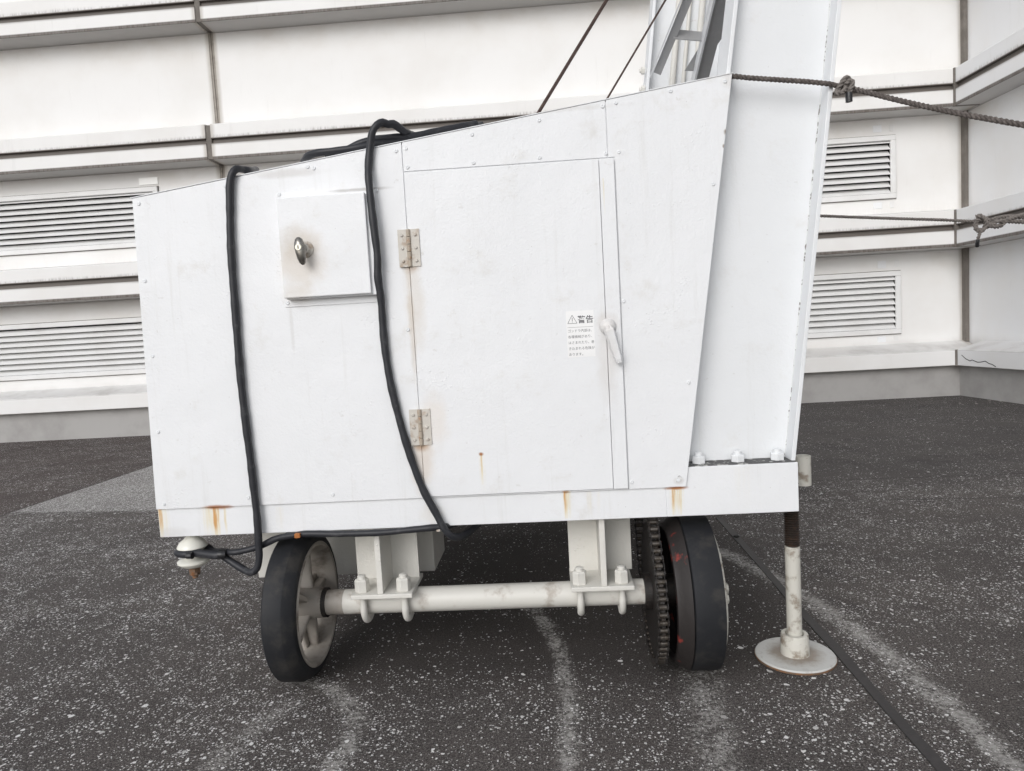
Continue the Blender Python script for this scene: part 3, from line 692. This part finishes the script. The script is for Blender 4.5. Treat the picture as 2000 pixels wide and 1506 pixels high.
# weld bead down both inner corners of the web
for off in (-.013,):
    wp = []
    z_ = zb1+.01
    while z_ < 2.55:
        wp.append((MX(z_)+off+random.uniform(-.0012, .0012), 2.20+.060+random.uniform(-.001, .001), z_)); z_ += .02
    MB().tube(wp, .0026, 6, .01).build('weld_bead', M['weld'], mst)
# hex nuts
def hexnut(r, h, stud=.0, sr=.0, dome=True):
    m = MB(); m.lathe([(r*.96, 0), (r, h*.06), (r, h*.88), (r*.86, h)], n=6, smooth=False, a0=.3)
    if stud: m.lathe([(sr, h*.9), (sr, h+stud*.8), (sr*.6, h+stud)], n=14)
    return m
nut = hexnut(.0225, .024, .012, .0125)
wsh = [(1365, 907), (1441, 903), (1518, 899)]
npro = None
for (u, v) in wsh:
    p = at(u, v, 2.228); pos = (p.x, 2.228, zb1+.002)
    if npro is None: npro = nut.build('mast_nut', M['mast'], mst, bevel=.001); npro.location = pos
    else: place(npro, mst, pos)
# sleeve behind beam end
a = at(1568, 890, 2.42); b = at(1568, 947, 2.42)
MB().lathe([(.026, b.z), (.026, a.z), (.020, a.z), (.020, a.z-.04)], (a.x, 2.42, 0), n=24).box(xb1-.09, a.x-.0255, 2.41, 2.43, b.z+.02, a.z-.02).build('socket_tube', M['jack'], root)

# axle, wheels
YA, ZA = 2.30, .253
def axX(u, v=1190, Y=2.05): return at(u, v, Y).x
xl0, xl1 = axX(500), axX(567)       # left tyre
xr0, xr1 = axX(1337), axX(1423)
xt0 = axX(1356)     # right tyre
axle = MB().cyl((xl1+.035, YA, ZA), (xr0-.06, YA, ZA), .042, 36).cyl((xl0-.02, YA, ZA), (xr1+.03, YA, ZA), .024, 24).build('axle', M['axle'], root)
ax_x1 = at(1272, 1160, 2.26).x
MB().cyl((xl1+.030, YA, ZA), (xl1+.095, YA, ZA), .0425, 30).build('bearing_end', M['dirty_cream'], axle)
MB().cyl((xl1+.020, YA, ZA), (xl1+.034, YA, ZA), .050, 30).build('grease_seal', M['grease'], axle)
RW = .253
def tyre(x0, x1, ch_in, ch_out, name_parent, rin):
    m = MB()
    # profile around X: outer side x0 .. x1
    m2 = [(rin, x0+.004), (RW-.035, x0), (RW-.008, x0+ch_out*.7), (RW, x0+ch_out+.004), (RW, x1-ch_in-.003), (RW-.002, x1-ch_in), (RW-.018, x1-.006), (RW-.030, x1), (rin, x1-.001)]
    n_ = 96; vs = []; fs = []
    for (r, h) in m2:
        for k in range(n_): a = 2*math.pi*k/n_; vs.append((h, YA+r*math.cos(a), ZA+r*math.sin(a)))
    mm = len(m2)
    for i in range(mm): 
        j = (i+1) % mm
        for k in range(n_): fs.append((i*n_+k, i*n_+(k+1) % n_, j*n_+(k+1) % n_, j*n_+k))
    m.raw(vs, fs, True)
    return m
def ring(prof, n_=72):
    m = MB(); vs = []; fs = []; mm = len(prof)
    for (r, h) in prof:
        for k in range(n_): a = 2*math.pi*k/n_; vs.append((h, YA+r*math.cos(a), ZA+r*math.sin(a)))
    for i in range(mm):
        j = (i+1) % mm
        for k in range(n_): fs.append((i*n_+k, i*n_+(k+1) % n_, j*n_+(k+1) % n_, j*n_+k))
    m.raw(vs, fs, True); return m
def make_left_wheel():
    wl = tyre(xl0, xl1, .034, .010, None, .208).build('wheel', M['rubber'], root)
    wl['label'] = 'black tyred front wheel with open spoked cream rim'
    xc = .5*(xl0+xl1)
    ring([(.210, xl0+.006), (.210, xl1+.001), (.203, xl1+.004), (.196, xl1+.001), (.190, xc+.015), (.186, xc), (.190, xl0+.02), (.198, xl0+.004)]).build('rim', M['dirty_cream'], wl)
    hub = MB().cyl((xl0+.004, YA, ZA), (xl1+.024, YA, ZA), .056, 36, .050).build('hub', M['dirty_cream'], wl, bevel=.004)
    for k in range(5):
        a = R(90+36+72*k+22); r0, r1 = .045, .194
        c_, s_ = math.cos(a), math.sin(a); px_, pz_ = -s_, c_
        def P(r, w_, x): return (x, YA+r*c_+w_*px_, ZA+r*s_+w_*pz_)
        m = MB()
        m.hexa([P(r0, -.030, xc-.028), P(r0, .030, xc-.028), P(r0, .030, xc-.014), P(r0, -.030, xc-.014), P(r1, -.030, xc-.028), P(r1, .030, xc-.028), P(r1, .030, xc-.014), P(r1, -.030, xc-.014)])
        m.hexa([P(r0, -.009, xc-.014), P(r0, .009, xc-.014), P(r0, .009, xc+.036), P(r0, -.009, xc+.036), P(r1, -.010, xc-.014), P(r1, .010, xc-.014), P(r1, .010, xc+.018), P(r1, -.010, xc+.018)])
        m.build('spoke', M['dirty_cream'], wl, bevel=.006, seg=3)
    return wl
def make_right_wheel():
    wr = tyre(xt0, xr1, .006, .002, None, .20).build('wheel', M['rubber'], root)
    wr['label'] = 'black tyred front wheel beside the drive sprocket with drum marked red inside'
    ring([(.212, xr0-.016), (.224, xr0-.014), (.228, xr0-.004), (.236, xr0+.004), (.2525, xt0-.0005), (.20, xt0-.0005), (.20, xr0-.008)]).build('drum', M['drum'], wr)
    MB().lathe([(.205, xr0+.055), (.205, xr0+.062)], (0, YA, ZA), 'X', 48).build('wheel_disc', M['dark'], wr)
    MB().cyl((xs0+.03, YA, ZA), (xr0+.05, YA, ZA), .055, 30).build('hub', M['grease'], wr)
    od = MB().lathe([(.214, xr1+.001), (.214, xr1+.007), (.208, xr1+.009), (.06, xr1+.012)], (0, YA, ZA), 'X', 64).build('outer_disc', M['jack'], wr)
    for k in range(6):
        a = R(180-8+60*k); y_, z_ = YA+.135*math.cos(a), ZA+.135*math.sin(a)
        MB().lathe([(.016, xr1+.010), (.016, xr1+.028)], (0, y_, z_), 'X', 6, False).build('wheel_bolt', M['jack'], wr)
    MB().cyl((xr1+.01, YA, ZA), (xr1+.05, YA, ZA), .030, 24).cyl((xr1+.05, YA, ZA), (xr1+.06, YA, ZA), .018, 6).build('hub_cap', M['jack'], wr)
    return wr
xs0 = at(1290, 1150, 2.08).x
wl = make_left_wheel(); wr = make_right_wheel()
# the rear pair, largely hidden: copies of the front wheels with their parts
REAR = 1.95
def copy_tree(o, parent, dy_):
    c = o.copy(); col.objects.link(c); c.parent = parent
    if parent is root: c.location = Vector(o.location)+Vector((0, dy_, 0))
    for ch in [q for q in bpy.data.objects if q.parent == o]: copy_tree(ch, c, 0)
    return c
for o in (wl, wr):
    c_ = copy_tree(o, root, REAR); c_['label'] = 'rear wheel in the dark under the cart'
copy_tree(axle, root, REAR)
# sprocket and chain
xs_ = at(1293, 1150, 2.08).x
sp = MB(); nT = 56; vs = []; r0_ = .222
for s2_, xx in ((0, xs_-.006), (1, xs_+.006)):
    for k in range(nT*4):
        a = 2*math.pi*k/(nT*4); r_ = r0_+(.007, .007, -.003, -.003)[k % 4]; vs.append((xx, YA+r_*math.cos(a), ZA+r_*math.sin(a)))
N4 = nT*4
sp.raw(vs, [tuple(range(N4)), tuple(range(2*N4-1, N4-1, -1))]+[(k, (k+1) % N4, N4+(k+1) % N4, N4+k) for k in range(N4)])
sp.cyl((xs_-.03, YA, ZA), (xs_-.006, YA, ZA), .06, 30)
sprk = sp.build('sprocket', M['grease'], root)
ch = MB(); plates = MB()
r1_, r2_ = .224, .09; yc2, zc2 = 2.74, .98; D_ = math.hypot(zc2-ZA, yc2-YA)
phi = math.asin((r1_-r2_)/D_)
tilt = math.atan2(yc2-YA, zc2-ZA)
path = []
a0 = -phi; n1_ = 60
for k in range(n1_+1):                        # around the big sprocket, near side going down
    a = math.pi-a0*-1 + 0; ang = (math.pi-phi-tilt) + (math.pi+2*phi)*k/n1_
    path.append(Vector((xs_, YA+r1_*math.cos(ang), ZA+r1_*math.sin(ang))))
for k in range(21):
    ang = phi-tilt + (math.pi-2*phi)*k/20
    path.append(Vector((xs_, yc2+r2_*math.cos(ang), zc2+r2_*math.sin(ang))))
path.append(path[0])
cum = [0]
for i in range(1, len(path)): cum.append(cum[-1]+(path[i]-path[i-1]).length)
Ltot = cum[-1]; npit = int(Ltot/.0248); 
def pt(s):
    s %= Ltot
    for i in range(1, len(cum)):
        if cum[i] >= s: t = (s-cum[i-1])/max(1e-9, cum[i]-cum[i-1]); return path[i-1].lerp(path[i], t)
for k in range(npit):
    p = pt(k*Ltot/npit); q = pt((k+1)*Ltot/npit)
    ch.cyl((xs_-.011, p.y, p.z), (xs_+.011, p.y, p.z), .0085, 12); plates.cyl((xs_-.018, p.y, p.z), (xs_+.018, p.y, p.z), .004, 8)
    d = (q-p).normalized(); nrm = Vector((0, -d.z, d.y)); off = .0125 if k % 2 else .0155
    for sx in (-1, 1):
        x0 = xs_+sx*off
        pp = [p-d*.008, p-d*.005+nrm*.010, p+d*.005+nrm*.010, (p+q)/2+nrm*.0065, q-d*.005+nrm*.010, q+d*.005+nrm*.010, q+d*.008, q+d*.005-nrm*.010, q-d*.005-nrm*.010, (p+q)/2-nrm*.0065, p+d*.005-nrm*.010, p-d*.005-nrm*.010]
        vs = [Vector((x0-.0013, v.y, v.z)) for v in pp]+[Vector((x0+.0013, v.y, v.z)) for v in pp]; n_ = 12
        plates.raw(vs, [tuple(range(n_)), tuple(range(2*n_-1, n_-1, -1))]+[(i, (i+1) % n_, n_+(i+1) % n_, n_+i) for i in range(n_)])
chain = plates.build('chain', M['grease'], root)
ch.build('chain_rollers', M['roller'], chain)
MB().cyl((xs_-.006, yc2, zc2), (xs_+.006, yc2, zc2), r2_-.004, 40).cyl((xs_-.12, yc2, zc2), (xs_+.02, yc2, zc2), .02, 20).build('drive_pinion', M['grease'], root)

# pedestals
zp = ZA+.042
def pedestal(uL, uR, uweb, nuts, uB0, uB1):
    zt_, th_ = zp+.016, .016
    p0 = at(uL, 1163, 2.20); p1 = at(uR, 1163, 2.20)
    pl = MB().box(p0.x, p1.x, 2.20, 2.40, zp+.0005, zt_)
    xw = at(uweb, 1100, 2.22).x
    pd = MB()
    bx0_ = at(uB0, 1080, 2.36).x; bx1_ = at(uB1, 1080, 2.36).x
    pd.box(bx0_, bx1_, 2.355, 2.368, zt_, zb0)
    pd.hexa([(xw-.0095, 2.205, zt_), (xw+.0095, 2.205, zt_), (xw+.0095, 2.354, zt_), (xw-.0095, 2.354, zt_), (xw-.0095, 2.205, zb0), (xw+.0095, 2.205, zb0), (xw+.0095, 2.354, zb0), (xw-.0095, 2.354, zb0)])
    pdo = pd.build('pedestal', M['frame'], root, bevel=.002)
    pl.build('base_plate', M['frame'], pdo, bevel=.003)
    for u in nuts:
        xc_ = at(u, 1150, 2.245).x
        m = hexnut(.0245, .044, .013, .014); m.v = [v+Vector((xc_, 2.238, zt_)) for v in m.v]
        m.build('nut', M['frame'], pdo, bevel=.001)
        ub = []
        R_ = .055
        ub.append((xc_, 2.238, zt_-.002)); ub.append((xc_, 2.238, ZA+.01))
        for k in range(0, 9):
            a = math.pi+math.pi*k/8; ub.append((xc_, 2.296+.058*math.cos(a), ZA-.004+R_*math.sin(a)))
        ub.append((xc_, 2.354, zp))
        MB().tube(ub, .0115, 14, .008).build('u_bolt', M['frame'], pdo)
    return pdo
pedestal(684, 805, 741, (709, 790), 696, 817)
pedestal(1116, 1241, 1178, (1133, 1215), 1111, 1233)
# ballast blocks behind the left wheel and beside the left pedestal
a = at(505, 1128, 2.62); b = at(712, 1122, 2.62)
MB().box(a.x, b.x, 2.62, 2.95, .5*(a.z+b.z), .56).build('ballast_block', M['frame'], root, bevel=.004)
a = at(818, 1118, 2.55); b = at(850, 1118, 2.55)
MB().box(a.x-.08, b.x, 2.55, 2.80, .5*(a.z+b.z)+.004, .56).build('motor_housing', M['frame'], root, bevel=.003)

# jack
jx = .78; jy = 2.314
p_ = at(1543, 1010, jy); jt = atg(1553, 1283); jx = jt.x; 
jk = MB().lathe([(.0245, .0), (.0245, at(1545, 1066, jy).z)], (jx, jy, .02), n=28)
zj = at(1545, 1066, jy).z
def dirt_foot():
    n = NT('grimy_foot_paint'); x, y, z = n.xyz()
    dx = n.sub(x, jx); dy_ = n.sub(y, jy); d = n.math('SQRT', n.add(n.mul(dx, dx), n.mul(dy_, dy_)))
    f = n.noise(30, 5, .65); m = n.ss(n.add(d, n.mul(f, .07)), .088, .142, 1., 0.)
    c_ = n.mix(n.mul(m, .75), (.56, .56, .54), (.20, .145, .10)); c_ = n.mix(n.mul(n.ss(f, .55, .7), .6), c_, (.33, .31, .29))
    return n.out(c_, .5, n.bump(n.noise(90, 4), .0012, .8))
M['foot'] = dirt_foot()
jack = MB().lathe([(.0245, .06), (.0245, zj)], (jx, jy, 0), n=28).build('jack', M['jack'], root, bevel=.001)
sp_ = []; k = 0; z_ = zj
while z_ < zb0+.06:
    sp_ += [(.0200, z_), (.0252, z_+.0035), (.0252, z_+.0045)]; z_ += .0080
MB().lathe(sp_, (jx, jy, 0), n=28).build('jack_screw', M['black_metal'], jack)
MB().lathe([(.047, .012), (.047, .028), (.044, .080), (.042, .084), (.031, .084), (.029, .070)], (jx, jy, 0), n=32).build('jack_collar', M['jack'], jack)
MB().lathe([(.128, 0), (.129, .003), (.129, .008), (.126, .0115), (.05, .0135)], (jx, jy, .001), n=56).build('jack_foot', M['foot'], jack)
MB().lathe([(.1295, 0), (.1305, .003), (.1302, .0065)], (jx, jy, .0005), n=56).build('foot_rust', M['rust'], jack)

# insulator knob under the beam end
ic = at(378, 1088, 2.225); ix, iy = ic.x, 2.225
def zi(v): return at(378, v, 2.195).z
ins_ = MB().lathe([(.012, zi(1048)), (.016, zi(1050)), (.024, zi(1055)), (.040, zi(1062)), (.048, zi(1069)), (.049, zi(1072)), (.044, zi(1075)), (.034, zi(1079)), (.030, zi(1083)), (.030, zi(1093)),
                   (.034, zi(1095)), (.046, zi(1096)), (.052, zi(1099)), (.052, zi(1102)), (.044, zi(1107)), (.032, zi(1111)), (.018, zi(1113))], (ix, iy, 0), n=40).build('insulator', M['porcelain'], root)
MB().cyl((ix, iy, zi(1112)), (ix, iy, zi(1134)), .009, 12).lathe([(.019, zi(1114)), (.020, zi(1115)), (.020, zi(1121)), (.018, zi(1122))], (ix, iy, 0), n=6, smooth=False).lathe([(.017, zi(1122)), (.017, zi(1127)), (.013, zi(1129))], (ix, iy, 0), n=6, smooth=False, a0=.4).build('insulator_bolt', M['rust'], ins_)
MB().cyl((ix, iy, zi(1053)), (ix, iy, .56), .012, 14).build('insulator_stud', M['rust'], ins_)
# cable clips
p = at(585, 1042, 2.176); MB().box(p.x-.008, p.x+.010, 2.150, 2.19, p.z-.008, p.z+.006).build('cable_clip', M['orange_rust'], root, bevel=.001)
p = at(857, 1032, 2.176); MB().box(p.x-.006, p.x+.006, 2.165, 2.19, p.z-.008, p.z+.006).build('cable_clip', M['hinge'], root, bevel=.001)

# far mast and boom frame on the other side of the cart
YM = 3.30
wf = .345
aM = at(1276, 0, YM); bM = at(1262, 168, YM); slM = (aM.x-bM.x)/(aM.z-bM.z)
def fslab(m, o0, o1, y0, y1, z0=.75, z1=4.2):
    def X(z): return bM.x+slM*(z-bM.z)
    m.hexa([(X(z0)+o0, y0, z0), (X(z0)+o1, y0, z0), (X(z0)+o1, y1, z0), (X(z0)+o0, y1, z0), (X(z1)+o0, y0, z1), (X(z1)+o1, y0, z1), (X(z1)+o1, y1, z1), (X(z1)+o0, y1, z1)])
m = MB(); fslab(m, 0, .014, YM, YM+.13); fslab(m, wf-.014, wf, YM, YM+.13); fslab(m, .014, wf-.014, YM+.06, YM+.07)
fmast = m.build('mast', M['mast'], root, bevel=.002)
for (o0) in (.125, .175, .232):
    m = MB(); z0, z1 = .8, 4.2
    X = lambda z: bM.x+slM*(z-bM.z)
    m.cyl((X(z0)+o0, YM+.045, z0), (X(z1)+o0, YM+.045, z1), .014 if o0 != .175 else .009, 14); m.build('conduit', M['frame'], fmast)
for v in (133, 170):
    p = at(1262, v, YM); MB().lathe([(.017, p.x-.018), (.017, p.x-.002)], (0, YM+.03, p.z), 'X', 6, False).cyl((p.x-.026, YM+.03, p.z), (p.x-.016, YM+.03, p.z), .009, 10).build('flange_bolt', M['frame'], fmast)
def chan(m, p, q, wx, wy): m.bar(p, q, wx, wy)
YQ = 3.10
def lean(u0, v0, u1, v1, Y0, Y1): return at(u0, v0, Y0), at(u1, v1, Y1)
fr = MB()
a, b = lean(1285, 140, 1352, -22, 3.15, 2.80); a2 = a+(a-b)*.02
fr.bar(a2, b+(b-a)*3, .034, .010)
brc = fr.build('boom_brace', M['grey_steel'], root, bevel=.001)
fr = MB(); a3 = a+Vector((-.021, .03, .01)); b3 = b+Vector((-.021, .03, .01)); fr.bar(a3, b3+(b3-a3)*3, .006, .07); fr.build('brace_flange', M['mast'], brc)
c0, c1 = at(1316, 67, 2.985), at(1376, 72, 2.985)
MB().bar(c0, c1, .036, .008).build('brace_crossbar', M['grey_steel'], brc)
fr = MB(); a, b = lean(1371, 150, 1411, -10, 3.15, 2.80); fr.bar(a+(a-b)*.1, b+(b-a)*3, .060, .010)
br2 = fr.build('boom_brace', M['grey_steel'], root, bevel=.001)
fr = MB(); o_ = Vector((-.034, .0, .0)); fr.bar(a+o_+(a-b)*.1, b+o_+(b-a)*3, .008, .06); fr.build('brace_flange', M['mast'], br2)
pts_ = [at(1392, 100, 3.06), at(1422, 58, 3.0), at(1428, -40, 2.9), at(1400, -40, 2.9)]
g_ = MB(); vs = pts_+[p+Vector((0, .01, 0)) for p in pts_]; g_.raw(vs, [(0, 1, 2, 3), (7, 6, 5, 4), (0, 4, 5, 1), (1, 5, 6, 2), (2, 6, 7, 3), (3, 7, 4, 0)]); g_.build('gusset', M['grey_steel'], br2)
pts_ = [at(1338, 137, 3.14), at(1366, 138, 3.14), at(1368, 88, 3.06)]
g_ = MB(); vs = pts_+[p+Vector((0, .01, 0)) for p in pts_]; g_.raw(vs, [(0, 1, 2), (5, 4, 3), (0, 3, 4, 1), (1, 4, 5, 2), (2, 5, 3, 0)]); g_.build('gusset', M['grey_steel'], br2)

# ================================================================== CABLES AND ROPES (they lie on or hang from the cart)
def P(u, v, Y): return at(u, v, Y)
yc = YF-.014
c1 = [P(500, 332, 2.45), P(487, 333, 2.24), P(474, 331, 2.20), P(462, 330, YF-.004), P(453, 340, yc), P(449, 362, yc), P(449, 400, yc), P(450, 460, yc), P(453, 520, yc), P(459, 600, yc), P(465, 680, yc), P(470, 740, yc), P(479, 820, yc), P(488, 890, yc), P(495, 950, yc), P(502, 1010, yc), P(505, 1060, yc), P(506, 1090, yc),
      P(502, 1110, yc), P(490, 1118, yc+.005), P(472, 1110, yc+.02), P(450, 1096, yc+.03), P(432, 1084, yc+.03)]
m = MB().tube(c1, .0118, 14)
ca = m.build('power_cable', M['cable']); tag(ca, 'black cable hooked over the left part of the cabinet down to the white insulator', 'cable', 'black cables draped over the cart')
# branch wrapped round the insulator and along under the beam, same cable
zc = at(378, 1085, 2.172).z
loop = [P(434, 1082, yc+.03), P(410, 1081, 2.185)]
lp = []
for k in range(0, 13):
    a = R(-50-k*22); lp.append((ix+.044*math.cos(a), iy+.044*math.sin(a), zc+.002))
m = MB(); m.tube([P(438, 1084, yc+.026), P(420, 1084, 2.178)]+lp+[P(418, 1078, 2.24), P(436, 1079, 2.20)], .0135, 12)
m.tube([P(434, 1077, 2.20), P(455, 1079, 2.18), P(480, 1075, 2.185), P(510, 1066, 2.185), P(540, 1052, 2.18), P(570, 1046, 2.174), P(600, 1042.5, 2.168), P(650, 1043, 2.166), P(700, 1042, 2.166), P(750, 1040, 2.167), P(800, 1035, 2.168), P(850, 1030, 2.172), P(880, 1026, 2.20), P(915, 1010, 2.40)], .0105, 14)
o = m.build('cable_run', M['cable'], None, loc=ca.location); o.parent = ca; o.location = (0, 0, 0)
m = MB().tube([P(428, 1082, 2.176), P(436, 1082, 2.178), P(441, 1082, 2.18)], .0195, 14, flat=.8)
o = m.build('tape_wrap', M['tape'], None, loc=ca.location); o.parent = ca; o.location = (0, 0, 0)
o = MB().tube([P(366, 1085, iy-.051), P(376, 1085, iy-.054)], .0115, 10).build('tape_wrap', M['tape'], None, loc=ca.location); o.parent = ca; o.location = (0, 0, 0)
# right hand cable
c2 = [P(830, 272, 2.55), P(812, 266, 2.34), P(792, 258, 2.24), P(780, 250, 2.21), P(768, 242, 2.19), P(758, 243, 2.18), P(748, 239, 2.17), P(736, 244, yc-.004), P(727, 259, yc-.004), P(723, 285, yc), P(720, 320, yc), P(720, 350, yc-.014), P(725, 400, yc-.018), P(731, 450, yc-.02), P(737, 500, yc-.018), P(738, 540, yc-.014), P(744, 585, yc-.006), P(748, 640, yc), P(753, 690, yc), P(762, 745, yc),
      P(775, 800, yc), P(790, 855, yc), P(808, 910, yc), P(828, 960, yc), P(850, 1000, yc), P(866, 1030, yc), P(880, 1046, yc+.004), P(897, 1049, 2.19), P(915, 1040, 2.24), P(935, 1022, 2.30), P(960, 1000, 2.45)]
tag(MB().tube(c2, .0118, 14).build('power_cable', M['cable']), 'black cable crossing the control box and curling under the beam', 'cable', 'black cables draped over the cart')
c3 = [P(592, 318, 2.30), P(600, 306, 2.24), P(618, 299, 2.21), P(650, 295, 2.20), P(690, 290, 2.20), P(730, 283, 2.21), P(770, 277, 2.23), P(810, 271, 2.27), P(850, 262, 2.32), P(900, 250, 2.38), P(940, 244, 2.5)]
m = MB().tube(c3, .0115, 12)
m.tube([P(640, 306, 2.26), P(670, 296, 2.22), P(700, 282, 2.21), P(730, 273, 2.215), P(770, 268, 2.23), P(810, 266, 2.26), P(850, 257, 2.30), P(885, 250, 2.33), P(930, 242, 2.4)], .0115, 12)
tag(m.build('power_cable', M['cable']), 'black doubled cable lying along the sloping top of the cabinet', 'cable', 'black cables draped over the cart')
# steel wire ropes
tag(MB().tube([P(1030, 256, 2.62), P(1185, 0, 2.62), P(1400, -355, 2.62)], .006, 6, .005, twist=(.0044, .0027, .03, 6)).build('wire_rope', M['wire']), 'thicker brown wire rope rising from the cabinet top', 'wire rope', 'wire ropes rising from the cart')
tag(MB().tube([P(1165, 228, 3.1), P(1300, 0, 3.1), P(1480, -304, 3.1)], .0045, 6, .004, twist=(.0030, .0019, .022, 6)).build('wire_rope', M['wire']), 'thinner brown wire rope passing in front of the boom frame', 'wire rope', 'wire ropes rising from the cart')
# tie rope round the mast
tw = (.0039, .0044, .038, 3)
rp = [P(1425, 160, 2.36), P(1426, 152, 2.26), P(1432, 149, 2.192), P(1460, 152, 2.189), P(1520, 156, 2.189), P(1580, 160, 2.189), P(1625, 165, 2.189), P(1642, 170, 2.185), P(1668, 174, 2.16), P(1700, 182, 2.13), P(1760, 197, 2.08), P(1850, 217, 2.0), P(1930, 232, 1.93), P(2010, 246, 1.87), P(2150, 270, 1.77)]
rope = MB().tube(rp, .01, 8, .006, twist=tw).build('tie_rope', M['rope'])
tag(rope, 'thick brown twisted rope knotted round the white mast and running out right', 'rope')
kn = MB()
kp = [P(1634, 185, 2.18), P(1638, 172, 2.165), P(1648, 156, 2.155), P(1655, 152, 2.165), P(1658, 160, 2.175), P(1650, 176, 2.155), P(1640, 182, 2.15), P(1634, 176, 2.17)]
kn.tube(kp, .01, 8, .005, twist=tw)
kn.tube([P(1640, 172, 2.20), P(1650, 165, 2.16), P(1661, 157, 2.15), P(1665, 164, 2.15), P(1660, 176, 2.15), P(1658, 186, 2.152)], .01, 8, .005, twist=tw)
o = kn.build('knot', M['rope_pale'], None, loc=rope.location); o.parent = rope; o.location = (0, 0, 0)
o = MB().tube([P(1658, 181, 2.152), P(1658, 190, 2.152), P(1658.5, 199, 2.152)], .0098, 14).build('rope_end', M['tape'], None, loc=rope.location); o.parent = rope; o.location = (0, 0, 0)
# thin rope behind
tw2 = (.0038, .0042, .04, 3)
Yr = 3.3
rp = [P(1500, 416, Yr), P(1610, 422, Yr), P(1750, 427, Yr), P(1850, 430, Yr), P(1905, 433, Yr), P(1925, 434, Yr)]
r2 = MB().tube(rp, .008, 7, .01, twist=tw2).build('thin_rope', M['rope_pale'])
tag(r2, 'thin pale rope behind the mast ending in a knotted bundle at right', 'rope')
b_ = MB()
tw3 = (.0058, .0062, .05, 3)
b_.tube([P(1920, 425, Yr), P(1934, 430, Yr-.01), P(1960, 424, Yr), P(2010, 424, Yr), P(2080, 424, Yr)], .01, 7, .01, twist=tw3)
b_.tube([P(1926, 444, Yr), P(1940, 436, Yr-.02), P(1955, 432, Yr-.02), P(2010, 434, Yr), P(2080, 438, Yr)], .01, 7, .01, twist=tw3)
b_.tube([P(1924, 432, Yr), P(1940, 442, Yr-.02), P(1956, 440, Yr-.01), P(1966, 430, Yr-.02), P(2010, 418, Yr), P(2080, 416, Yr)], .01, 7, .01, twist=tw3)
b_.tube([P(1906, 424, Yr-.02), P(1915, 422, Yr-.03), P(1924, 430, Yr-.03), P(1924, 444, Yr-.02), P(1915, 452, Yr-.02), P(1906, 446, Yr-.02), P(1906, 434, Yr-.02), P(1914, 428, Yr-.03)], .01, 7, .01, twist=tw3)
b_.tube([P(1916, 446, Yr-.02), P(1913, 458, Yr-.02), P(1909, 470, Yr-.01), P(1908, 480, Yr)], .01, 7, .01, twist=(.004, .0046, .04, 3))
o = b_.build('knot', M['rope_pale'], None, loc=r2.location); o.parent = r2; o.location = (0, 0, 0)
o = MB().tube([P(1910, 468, Yr-.012), P(1909, 474, Yr-.01), P(1908.5, 481, Yr)], .0088, 10).build('rope_end', M['tape'], None, loc=r2.location); o.parent = r2; o.location = (0, 0, 0)
